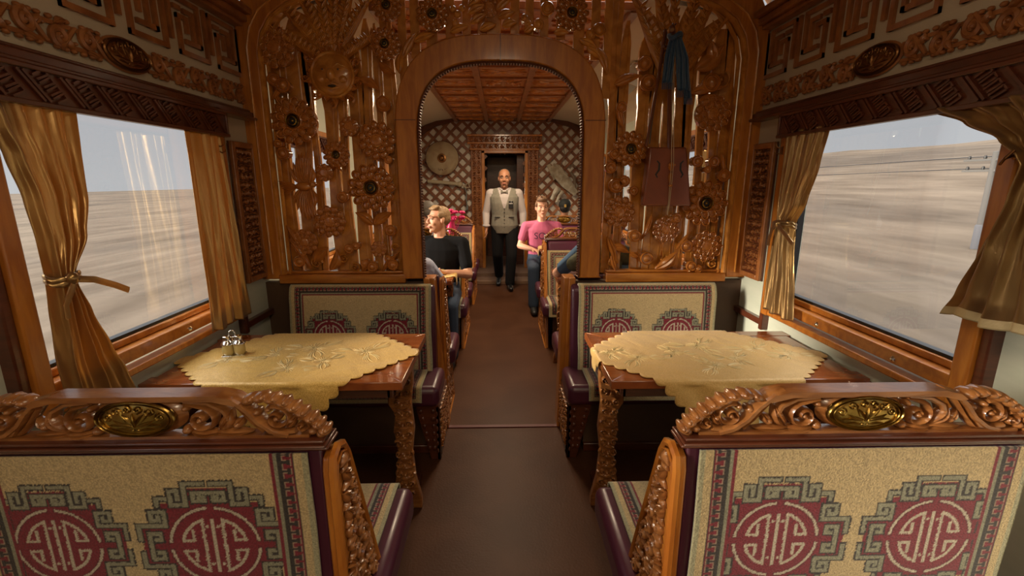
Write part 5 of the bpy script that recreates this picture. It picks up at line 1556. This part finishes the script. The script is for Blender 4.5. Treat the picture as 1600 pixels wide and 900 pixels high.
EYEW = mat('eye_white', (.5, .47, .43), .3); IRIS = mat('dark_iris', (.03, .02, .015), .2); LIPM = mat('lips', (.45, .15, .11), .5); BROWM = mat('eyebrow', (.12, .07, .04), .8)
def person(label, loc, rz, J, skin, clothes, hair='brown', head=(0, 0), build=1.0, hands=(1, 1), curl=.5, extras=None, size=1.0, hairstyle='short', group=None):
    """J: joints in person space (x right, y forward, z up; right hand at -x... left at +x)"""
    root = thing('person', label, 'person', loc, rz)
    V = {k: Vector(v) for k, v in J.items()}
    X, Yv, Zv = Vector((1, 0, 0)), Vector((0, 1, 0)), Vector((0, 0, 1))
    sh_axis = (V['sl'] - V['sr']).normalized()
    spine = (V['neck'] - V['pelvis']).normalized(); fwd = spine.cross(-sh_axis).normalized()
    if fwd.y < 0: fwd = -fwd
    b = build
    def torso(m, e=0.0, lo=None, top=True, shoulders=True):
        P = V['pelvis']; N = V['neck']; C = P.lerp(N, .62); Wc = P.lerp(N, .30)
        rs = [(P - spine * (.09 + e), .13 * b + e, .095 * b + e, sh_axis, fwd), (P, .165 * b + e, .115 * b + e, sh_axis, fwd), (Wc, .150 * b + e, .105 * b + e, sh_axis, fwd), (C, .175 * b + e, .118 * b + e, sh_axis, fwd),
              (P.lerp(N, .80), .185 * b + e, .105 * b + e, sh_axis, fwd), (P.lerp(N, .92), .14 * b + e, .080 * b + e, sh_axis, fwd), (N - spine * .0, .075 + e, .062 + e, sh_axis, fwd)]
        loft(m, rs)
        if not shoulders:
            for k in ('sl', 'sr'):
                cone_cap(m, V['neck'] + (V[k] - V['neck']) * .35 - spine * .02, V['neck'] + (V[k] - V['neck']) * .72 - spine * .02, .052 + e, .056 + e)
            return
        for k in ('sl', 'sr'):
            cone_cap(m, V['neck'] - spine * .05, V[k], .060 + e, .055 * b + e)
            cone_cap(m, P.lerp(N, .7) + (V[k] - P.lerp(N, .9)) * .4, V[k] - spine * .03, .07 + e, .055 * b + e)
    def arm(m, sd, e=0.0, to=2.0, fore=True):
        S, E, Wr = V['s' + sd], V['e' + sd], V['w' + sd]
        t1 = min(1, to); cone_cap(m, S, S.lerp(E, t1), .054 * b + e, (.054 + (.040 - .054) * t1) * b + e)
        if to > 1: cone_cap(m, E, E.lerp(Wr, to - 1), .042 * b + e, (.042 + (.027 - .042) * (to - 1)) * b + e)
    def leg(m, sd, e=0.0):
        H, K, A = V['h' + sd], V['k' + sd], V['a' + sd]
        cone_cap(m, H, K, .088 * b + e, .060 * b + e); cone_cap(m, K, K.lerp(A, .35), .058 * b + e, .056 * b + e); cone_cap(m, K.lerp(A, .35), A, .056 * b + e, .040 * b + e)
    # --- body: head, neck, torso, arms, hands in one surface
    m = MB(); torso(m); 
    for sd in 'lr': arm(m, sd)
    for sd in 'lr':
        if clothes.get('bare_legs'): leg(m, sd)
    hc = V['head']; yaw, pit = head
    HM = Matrix.Translation(hc) @ Matrix.Rotation(yaw, 4, 'Z') @ Matrix.Rotation(pit, 4, 'X') @ Matrix.Scale(size, 4)
    cone_cap(m, V['neck'] - spine * .03, HM @ Vector((0, -.015, -.045)), .056, .052)
    m.M = HM
    m.ell((0, -.016, .035), (.074, .094, .082), 20, 14); m.ell((0, .012, -.02), (.066, .080, .090), 20, 14)
    m.ell((0, .036, -.070), (.046, .050, .040), 14, 10); m.ell((0, .074, -.098), (.020, .018, .016), 10, 8)
    for q in (-1, 1):
        m.ell((q * .036, .062, -.022), (.026, .024, .026), 12, 8)
        m.ell((q * .075, -.008, -.004), (.009, .018, .030), 10, 8)
        cone_cap(m, (q * .010, .086, .032), (q * .048, .070, .034), .011, .009)
        m.ell((q * .012, .102, -.022), (.010, .012, .009), 8, 6)
    cone_cap(m, (0, .086, .022), (0, .110, -.016), .009, .012)
    m.ell((0, .092, -.052), (.026, .012, .007), 12, 6); m.ell((0, .090, -.065), (.022, .012, .008), 12, 6)
    m.M = Matrix.Identity(4)
    for sd, on in zip('lr', hands):
        E, Wr = V['e' + sd], V['w' + sd]; T = (Wr - E).normalized()
        hd = V.get('d' + sd); T2 = Vector(hd).normalized() if hd is not None else T
        q = 1 if sd == 'l' else -1
        side = T2.cross(Yv if abs(T2.y) < .8 else Zv).normalized()      # thumb side
        if side.dot(Yv if abs(T2.y) < .8 else X * -q) < 0: side = -side
        if abs(T2.y) < .8: side = (Yv - T2 * Yv.dot(T2)).normalized()
        else: side = (X * -q - T2 * (X * -q).dot(T2)).normalized()
        pn = T2.cross(side) * (1 if sd == 'l' else -1)                   # palm normal
        if not on: cone_cap(m, Wr, Wr + T2 * .03, .026, .022); continue
        for o_ in (-.022, 0, .022): cone_cap(m, Wr, Wr + T2 * .075 + side * o_, .020, .015)
        for i, (o_, L) in enumerate(((.030, .072), (.010, .080), (-.010, .074), (-.030, .058))):
            p0 = Wr + T2 * .080 + side * o_; c1 = curl * .5; d1 = (T2 * cos(c1) + pn * sin(c1)); p1 = p0 + d1 * L * .45
            c2 = curl * 1.3; d2 = (T2 * cos(c2) + pn * sin(c2)); p2 = p1 + d2 * L * .32; c3 = curl * 1.9; d3 = (T2 * cos(c3) + pn * sin(c3)); p3 = p2 + d3 * L * .25
            cone_cap(m, p0, p1, .0095, .0088, 8); cone_cap(m, p1, p2, .0088, .008, 8); cone_cap(m, p2, p3, .008, .0068, 8)
        t0 = Wr + T2 * .025 + side * .022; t1 = t0 + (side * .7 + T2 * .7 + pn * .2).normalized() * .038; t2 = t1 + (side * .25 + T2 * .9 + pn * .35).normalized() * .030
        cone_cap(m, t0, t1, .013, .011, 8); cone_cap(m, t1, t2, .011, .008, 8)
    body = fuse('body', m, [skin], .0062, 3, parent=root)
    # --- face details
    for q in (-1, 1):
        mm = MB(HM); mm.ell((q * .031, .078, .013), (.0115, .0095, .0062), 12, 8); mm.ell((q * .031, .0868, .013), (.006, .003, .0058), 10, 6, 1)
        ob('eye', mm, [EYEW, IRIS], body)
    mm = MB(HM); mm.sweep([(-.024, .096, -.058), (-.010, .106, -.0565), (0, .107, -.058), (.010, .106, -.0565), (.024, .096, -.058)], .004, .0055, 6); ob('lips', mm, LIPM, body)
    mm = MB(HM)
    for q in (-1, 1): mm.sweep([(q * .014, .096, .034), (q * .032, .092, .040), (q * .050, .078, .034)], .003, .004, 6, up=(0, 1, 0))
    ob('eyebrows', mm, BROWM, body)
    if hairstyle:
        mm = MB(HM); mm.ell((0, -.026, .045), (.0765, .088, .077), 20, 12); mm.ell((0, -.048, .012), (.0745, .066, .070), 18, 12)
        if hairstyle == 'short':
            mm.ell((0, .014, .098), (.056, .060, .024), 16, 10)
            for q in (-1, 1): mm.ell((q * .070, .004, .042), (.012, .036, .030), 10, 8)
            for q in range(5): cone_cap(mm, (-.045 + q * .022, .02, .115), (-.040 + q * .022, .062, .094), .016, .009)
        elif hairstyle == 'receding':
            mm = MB(HM); mm.ell((0, -.040, .044), (.0785, .082, .076), 20, 12); mm.ell((0, -.052, .006), (.077, .066, .070), 18, 12)
        elif hairstyle == 'messy':
            mm.ell((0, .020, .100), (.068, .068, .040), 16, 10); rq = random.Random(3)
            for q in range(16):
                a = rq.random() * 6.28; r = rq.random() * .05; cone_cap(mm, (r * cos(a), r * sin(a) - .01, .110), (1.5 * r * cos(a) + .01, 1.4 * r * sin(a), .140 + rq.random() * .01), .018, .006)
            for q in (-1, 1): mm.ell((q * .072, .004, .040), (.013, .036, .034), 10, 8)
        fuse('hair', mm, [HAIRC[hair]], .006, 1, parent=body)
    # --- clothes
    C = clothes
    if 'top' in C:
        m = MB(); torso(m, .012)
        for sd in 'lr': arm(m, sd, .014 if C.get('loose') is None else C['loose'], C.get('sleeve', .62))
        neckz = V['neck']
        fuse('shirt', m, [C['top']] + C.get('top_mats', []), .008, 4, C.get('pick'), parent=root)
    if 'vest' in C:
        m = MB(); torso(m, .022, shoulders=False)
        N = V['neck']
        def pickv(c):
            u = abs(c[:, 0] - N.x); z = c[:, 2]; f = c[:, 1] > V['neck'].y
            return ((f & (z > N.z - .26) & (u < .010 + (z - (N.z - .26)) * .30))).astype(int)
        vo = fuse('vest', m, [C['vest'], C['top']], .007, 4, pickv, parent=root)
    if 'pants' in C:
        m = MB(); P = V['pelvis']
        loft(m, [(P - Zv * .10, .14 * b, .11 * b, sh_axis, Yv), (P, .178 * b, .128 * b, sh_axis, Yv), (P + spine * .10, .168 * b, .124 * b, sh_axis, Yv)])
        for sd in 'lr':
            H, K, A = V['h' + sd], V['k' + sd], V['a' + sd]
            cone_cap(m, H, K, .100 * b, .074 * b); cone_cap(m, K, A, .074 * b, .066 * b); cone_cap(m, P, H, .11 * b, .10 * b)
        fuse('trousers', m, [C['pants']], .009, 4, parent=root)
    for sd in 'lr':
        A = V['a' + sd]; fd_ = V.get('f' + sd); fdv = Vector(fd_).normalized() if fd_ is not None else Yv
        m = MB(); hl = A - Zv * .045 - fdv * .03
        cone_cap(m, A + Zv * .01, A - Zv * .03, .042, .045); cone_cap(m, hl, A - Zv * .050 + fdv * .10, .040, .043); cone_cap(m, A - Zv * .050 + fdv * .10, A - Zv * .058 + fdv * .19, .043, .032)
        fuse('shoe', m, [C.get('shoe', BLACK)], .008, 3, parent=root)
    return root, body, HM, V
def seated(lean=0.0, turn=0.0, shw=.19, hz=0, arms=None, tall=1.0):
    P = Vector((0, 0, .56)); N = Vector((0, lean, .56 + .50 * tall)); 
    J = dict(pelvis=P, neck=N, head=N + Vector((0, .02 + lean * .35, .155)), sl=N + Vector((shw, 0, -.065)), sr=N + Vector((-shw, 0, -.065)),
             hl=P + Vector((.09, .03, -.02)), hr=P + Vector((-.09, .03, -.02)), kl=P + Vector((.12, .43, -.03)), kr=P + Vector((-.12, .43, -.03)), al=Vector((.12, .44, .10)), ar=Vector((-.12, .44, .10)))
    J.update(dict(el=N + Vector((.27, .06, -.34)), er=N + Vector((-.27, .06, -.34)), wl=N + Vector((.16, .28, -.30)), wr=N + Vector((-.16, .28, -.30))))
    if arms: J.update({k: Vector(v) for k, v in arms.items()})
    return J
# waiter walking towards the camera (faces -Y: rotate by pi; his left is +x in person space -> image right ... x flips)
VEST = mat('grey_waistcoat', (.27, .25, .20), .75, bump=.2, bscale=50, col2=(.22, .21, .17), cscale=30)
SHIRTW = mat('white_shirt', (.56, .50, .49), .7, bump=.2, bscale=14)
TROU = mat('black_trousers', (.014, .014, .016), .9, spec=.12)
SHOE = mat('black_leather_shoe', (.01, .01, .011), .25)
Jw = dict(pelvis=(0, 0, .93), neck=(0, .01, 1.43), head=(0, .035, 1.585), sl=(.195, 0, 1.375), sr=(-.195, 0, 1.375), el=(.265, -.03, 1.10), er=(-.265, -.02, 1.10), wl=(.262, .06, .885), wr=(-.268, .05, .885), dl=(-.05, .10, -1), dr=(.05, .12, -1),
          hl=(.095, 0, .90), hr=(-.095, 0, .90), kl=(.105, -.02, .50), kr=(-.10, .12, .50), al=(.09, -.26, .155), ar=(-.075, .10, .10), fl=(.05, 1, -.35), fr=(-.1, 1, 0))
# image: his front foot is on the picture's left -> in person space (facing the camera) picture left is his right side
wt, wb, HMw, Vw = person('waiter in grey waistcoat, white shirt and black trousers walking up the aisle', (.02, 6.80, 0), PI - .02, {k: ((v[0], v[1], v[2])) for k, v in Jw.items()}, SKIN2, dict(top=SHIRTW, sleeve=1.78, loose=.013, vest=VEST, pants=TROU, shoe=SHOE), 'grey', (0, -.05), 1.06, hairstyle='receding', curl=.6, size=1.10)
m = MB()
for k in range(6): m.ell((0, .152 - .004 * k + .004, 1.17 - .052 * k), (.008, .006, .008), 8, 6)
ob('buttons', m, BLACK, wt)
m = MB()
for q in (-1, 1): m.prism([(q * .004, 1.405), (q * .050, 1.425), (q * .050, 1.380), (q * .004, 1.395)][::q], .115, .132, ax='xz')
m.ell((0, .130, 1.400), (.010, .010, .011), 8, 6)
ob('bow_tie', m, VEST, wt, bevel=.002)
m = MB()
for q in (-1, 1): m.sweep([(q * .070, -.03, 1.455), (q * .066, .045, 1.450), (q * .025, .098, 1.425)], .016, .006, 8, up=(0, .5, 1))
for q in (-1, 1): m.sweep([(q * .262 + .045 * cos(a), .045 + .045 * sin(a), .925) for a in np.linspace(0, 2 * PI, 17)[:-1]], .012, .016, 8, closed=True)
ob('collar_and_cuffs', m, SHIRTW, wt)
m = MB(); m.box(-.125, -.060, .142, .152, 1.175, 1.275); ob('badge_holder', m, BLACK, wt, bevel=.003)
m = MB()
for k in range(4): m.box(-.115 + k * .013, -.106 + k * .013, .152, .154, 1.235, 1.250)
m.box(-.100, -.096, .148, .153, 1.25, 1.285)
ob('badge_marks', m, WHITE_F, wt)
for q in (-1, 1):
    m = MB(); m.box(*sorted((q * .06, q * .14)), .118, .139, 1.045, 1.055); ob('pocket', m, BLACK, wt)

BLACKT = mat('black_t_shirt', (.008, .008, .009), .95, spec=.1); DENIM = mat('blue_denim', (.03, .05, .09), .8, bump=.2, bscale=80)
NEUT = mat('dark_trousers', (.03, .03, .035), .8)
J = seated(.02, arms=dict(el=(.25, .10, .73), er=(-.26, .13, .74), wl=(.12, .34, .79), wr=(-.10, .36, .80), sl=(.20, .0, 1.0), sr=(-.20, .03, 1.0)))
J['head'] = Vector((0, .03, 1.215)); 
p1, b1, H1, _ = person('blond man in a black T-shirt seated at the left table, looking out of the window', (-.585, 4.22, 0), PI, J, SKIN, dict(top=BLACKT, sleeve=.70, pants=DENIM), 'blond', (-1.02, 0), 1.02)
LBLUE = mat('pale_blue_shirt', (.42, .46, .62), .75, bump=.3, bscale=12)
J = seated(.10, arms=dict(el=(.20, .42, .80), er=(.26, .35, .76), wl=(-.05, .50, .82), wr=(.05, .52, .81)), tall=.86)
J['sl'] = Vector((-.17, .13, .96)); J['sr'] = Vector((.17, .13, .96)); J['el'] = Vector((-.25, .33, .80)); J['er'] = Vector((.235, .36, .80)); J['wl'] = Vector((-.10, .45, .82)); J['wr'] = Vector((.07, .48, .82))
J['head'] = Vector((0, .20, 1.12))
for a, b_ in (('sl', 'sr'), ('el', 'er'), ('wl', 'wr')): J[a], J[b_] = J[b_], J[a]
person('person in a pale blue shirt leaning on the first left table, seen from behind', (-.735, 3.14, 0), 0, J, SKIN, dict(top=LBLUE, sleeve=1.25, pants=NEUT), 'brown', (.5, -.1), .98)
BLUES = mat('blue_checked_shirt', (.10, .14, .32), .8, col2=(.4, .42, .5), cscale=25)
J = seated(.04); J['head'] = Vector((0, .05, 1.23))
person('grey haired person in a blue collar turned sideways, half hidden behind the arch', (-.845, 5.00, 0), .0, J, SKIN, dict(top=BLUES, sleeve=1.5, pants=NEUT), 'grey', (1.2, 0), 1.0, hairstyle='receding')
PINKT = mat('pink_t_shirt', (.42, .085, .16), .85, bump=.15, bscale=14)
J = seated(.02, arms=dict(el=(.27, .06, .76), er=(-.27, .08, .76), wl=(.12, .26, .74), wr=(-.10, .28, .74)))
J['head'] = Vector((0, .03, 1.225))
p4, b4, H4, V4 = person('young man in a pink T-shirt seated facing the camera, right of the waiter', (.475, 5.88, 0), PI, J, SKIN, dict(top=PINKT, sleeve=.60, pants=DENIM), 'brown', (.12, 0), .98, hairstyle='messy')
def letters(txt, sz, M, mt, parent, name='lettering'):
    cu = bpy.data.curves.new(name, 'FONT'); cu.body = txt; cu.size = sz; cu.extrude = .002; cu.align_x = 'CENTER'
    o = bpy.data.objects.new(name, cu); COL.objects.link(o); dg = bpy.context.evaluated_depsgraph_get()
    me = bpy.data.meshes.new_from_object(o.evaluated_get(dg), depsgraph=dg); bpy.data.objects.remove(o)
    me.materials.clear(); me.materials.append(mt)
    o = bpy.data.objects.new(name, me); COL.objects.link(o); o.parent = parent; o.matrix_local = M; return o
letters('SOL', .115, FR((.0, .158, .855), (-1, 0, 0), (0, 0, 1)), mat('dark_print', (.06, .02, .05), .8), p4)
# man in a cap seen from behind
PLAID = mat('dark_plaid_shirt', (.02, .03, .06), .8, col2=(.30, .32, .36), cscale=30)
J = seated(.05); J['head'] = Vector((0, .05, 1.175))
p5, b5, H5, _ = person('person in a dark baseball cap and plaid shirt seen from behind, far right', (.86, 6.58, 0), -.05, J, SKIN2, dict(top=PLAID, sleeve=1.5, pants=NEUT), 'black', (0, 0), 1.02)
m = MB(H5); m.ell((0, -.018, .052), (.086, .104, .084), 20, 12); m.ell((0, .10, .040), (.062, .060, .010), 14, 6)
cp = fuse('cap', m, [mat('black_cap_cloth', (.012, .014, .013), .8)], .006, 1, parent=p5)
m = MB(H5); m.box(-.014, .014, -.132, -.112, .02, .06); ob('cap_label', m, mat('ochre_patch', (.45, .27, .06), .7), cp, bevel=.003)
# man in blue T-shirt, elbow on the first right table
BLUET = mat('blue_t_shirt', (.10, .20, .36), .85, bump=.15, bscale=14)
J = seated(.06); J['head'] = Vector((.02, .10, 1.25))
J['sr'] = Vector((.19, .06, 1.03)); J['sl'] = Vector((-.19, .10, 1.06)); J['el'] = Vector((-.315, .50, .835)); J['wl'] = Vector((-.09, .60, .83)); J['er'] = Vector((.25, .35, .82)); J['wr'] = Vector((.05, .55, .82))
J['sl'], J['sr'] = J['sr'], J['sl']; J['el'], J['er'] = J['er'], J['el']; J['wl'], J['wr'] = J['wr'], J['wl']
person('person in a blue T-shirt with an elbow on the first right table', (.735, 3.16, 0), 0, J, SKIN, dict(top=BLUET, sleeve=.72, pants=NEUT), 'brown', (-.3, 0), 1.02)
# olive jacket over the bench top by the arch
OLIVE = mat('olive_jacket_cloth', (.10, .11, .065), .85, bump=.5, bscale=20, col2=(.05, .06, .04), cscale=12)
t = thing('folded_jacket', 'crumpled olive jacket lying on the ledge behind the right arch post', 'jacket', (.47, 3.02, .99))
m = MB(); cone_cap(m, (-.02, 0, .03), (.16, .10, .10), .055, .085); cone_cap(m, (.16, .10, .10), (.35, .12, .06), .085, .07); cone_cap(m, (.05, .06, .0), (.25, .05, .0), .06, .06)
fuse('bundle', m, [OLIVE], .008, 3, parent=t)
# ------------------------------------------------------------------ the steppe outside
def soil():
    m, n, l, b = _pr('dry_steppe_soil')
    tc = n.new('ShaderNodeTexCoord'); mp = n.new('ShaderNodeMapping'); mp.inputs['Scale'].default_value = (1, .16, 1)
    l.new(tc.outputs['Object'], mp.inputs[0])
    a = n.new('ShaderNodeTexNoise'); a.inputs['Scale'].default_value = 1.1; a.inputs['Detail'].default_value = 9; a.inputs['Roughness'].default_value = .62
    c = n.new('ShaderNodeTexNoise'); c.inputs['Scale'].default_value = .16; c.inputs['Detail'].default_value = 5
    l.new(mp.outputs[0], a.inputs['Vector']); l.new(mp.outputs[0], c.inputs['Vector'])
    r1 = n.new('ShaderNodeValToRGB'); r1.color_ramp.elements[0].position = .33; r1.color_ramp.elements[0].color = (.088, .066, .048, 1); r1.color_ramp.elements[1].position = .66; r1.color_ramp.elements[1].color = (.160, .124, .092, 1)
    r2 = n.new('ShaderNodeValToRGB'); r2.color_ramp.elements[0].position = .36; r2.color_ramp.elements[0].color = (.66, .68, .72, 1); r2.color_ramp.elements[1].position = .52; r2.color_ramp.elements[1].color = (1, 1, 1, 1)
    l.new(a.outputs[0], r1.inputs[0]); l.new(c.outputs[0], r2.inputs[0])
    mx = n.new('ShaderNodeMix'); mx.data_type = 'RGBA'; mx.blend_type = 'MULTIPLY'; mx.inputs[0].default_value = 1
    l.new(r1.outputs[0], mx.inputs[6]); l.new(r2.outputs[0], mx.inputs[7]); l.new(mx.outputs[2], b.inputs['Base Color'])
    b.inputs['Roughness'].default_value = 1; b.inputs['Specular IOR Level'].default_value = .1
    return m
SOIL = soil()
from mathutils import noise as mnoise
xs = [-160, -130, -100, -80, -60, -45, -35, -27, -20, -15, -11, -8, -6, -4.5, -3, 0, 3, 4.5, 6, 8, 10, 12, 14, 17, 20, 24, 28, 32, 36, 40, 44, 50, 60, 80, 110]
ys = list(np.linspace(-90, 260, 110))
def gz(x, y):
    if x < 0: z = -1.25 + (x + 3) * .0083 if x < -3 else -1.25
    else: z = float(np.interp(x, [0, 3, 6, 9, 12, 20, 30, 40, 46, 110], [-1.25, -1.2, -.95, -.55, -.10, 1.45, 3.4, 4.75, 5.0, 5.0]))
    if x > 8: z += .10 * (x / 40) * mnoise.noise((x * .3, y * .10, 0)) * 2 + max(0, (x - 25) / 15) * .10 * mnoise.noise((x * .9, y * .6, 3)) + (x / 40) * .25 * float(np.clip((y - 30) / 60, -1, 1))
    return z
m = MB(); nx = len(xs)
vs = [(x, y, gz(x, y)) for y in ys for x in xs]
fs = [(j * nx + i, j * nx + i + 1, (j + 1) * nx + i + 1, (j + 1) * nx + i) for j in range(len(ys) - 1) for i in range(nx - 1)]
m.add(vs, fs)
o = ob('ground_steppe', m, SOIL, ang=180); tag(o, 'dry beige steppe rolling past both windows', None, None, 'structure')
WEATH = mat('weathered_pole_wood', (.10, .095, .09), .9)
pl = thing('telegraph_pole', 'grey telegraph pole with two crossarms seen through the right window', 'pole', (12, 11.5, -.30))
m = MB(); m.lathe([(.09, 0), (.07, 2.55), (.0, 2.56)], 10); ob('post', m, WEATH, pl)
m = MB(); m.lathe([(.11, 0), (.11, .75), (.09, .78)], 10, c=(0, .0, 0)); ob('footing', m, mat('grey_concrete', (.10, .10, .11), .9), pl)
for z in (2.36, 2.10):
    m = MB(); m.box(-.05, .05, -.75, .75, z - .025, z + .025); ca_ = ob('crossarm', m, WEATH, pl)
    for y in (-.65, -.25, .25, .65):
        m = MB(); m.lathe([(.03, z + .025), (.035, z + .07), (.02, z + .11)], 8, c=(0, y, 0)); ob('insulator', m, BLACK, ca_)
for k, (z, x) in enumerate(((2.15, 12.0), (1.86, 12.0))):
    m = MB(); m.sweep([(0, y - 11.5, -.25 * sin(PI * (y - 11.5) / 50) if y > 11.5 else -.25 * sin(PI * (11.5 - y) / 50)) for y in np.linspace(-38, 61, 60)], .011, None, 5)
    w = ob('overhead_wire', m, BLACK); w.location = (x, 11.5, z); tag(w, '%s thin telegraph wire running past the right window' % ('upper' if k == 0 else 'lower'), 'wire')
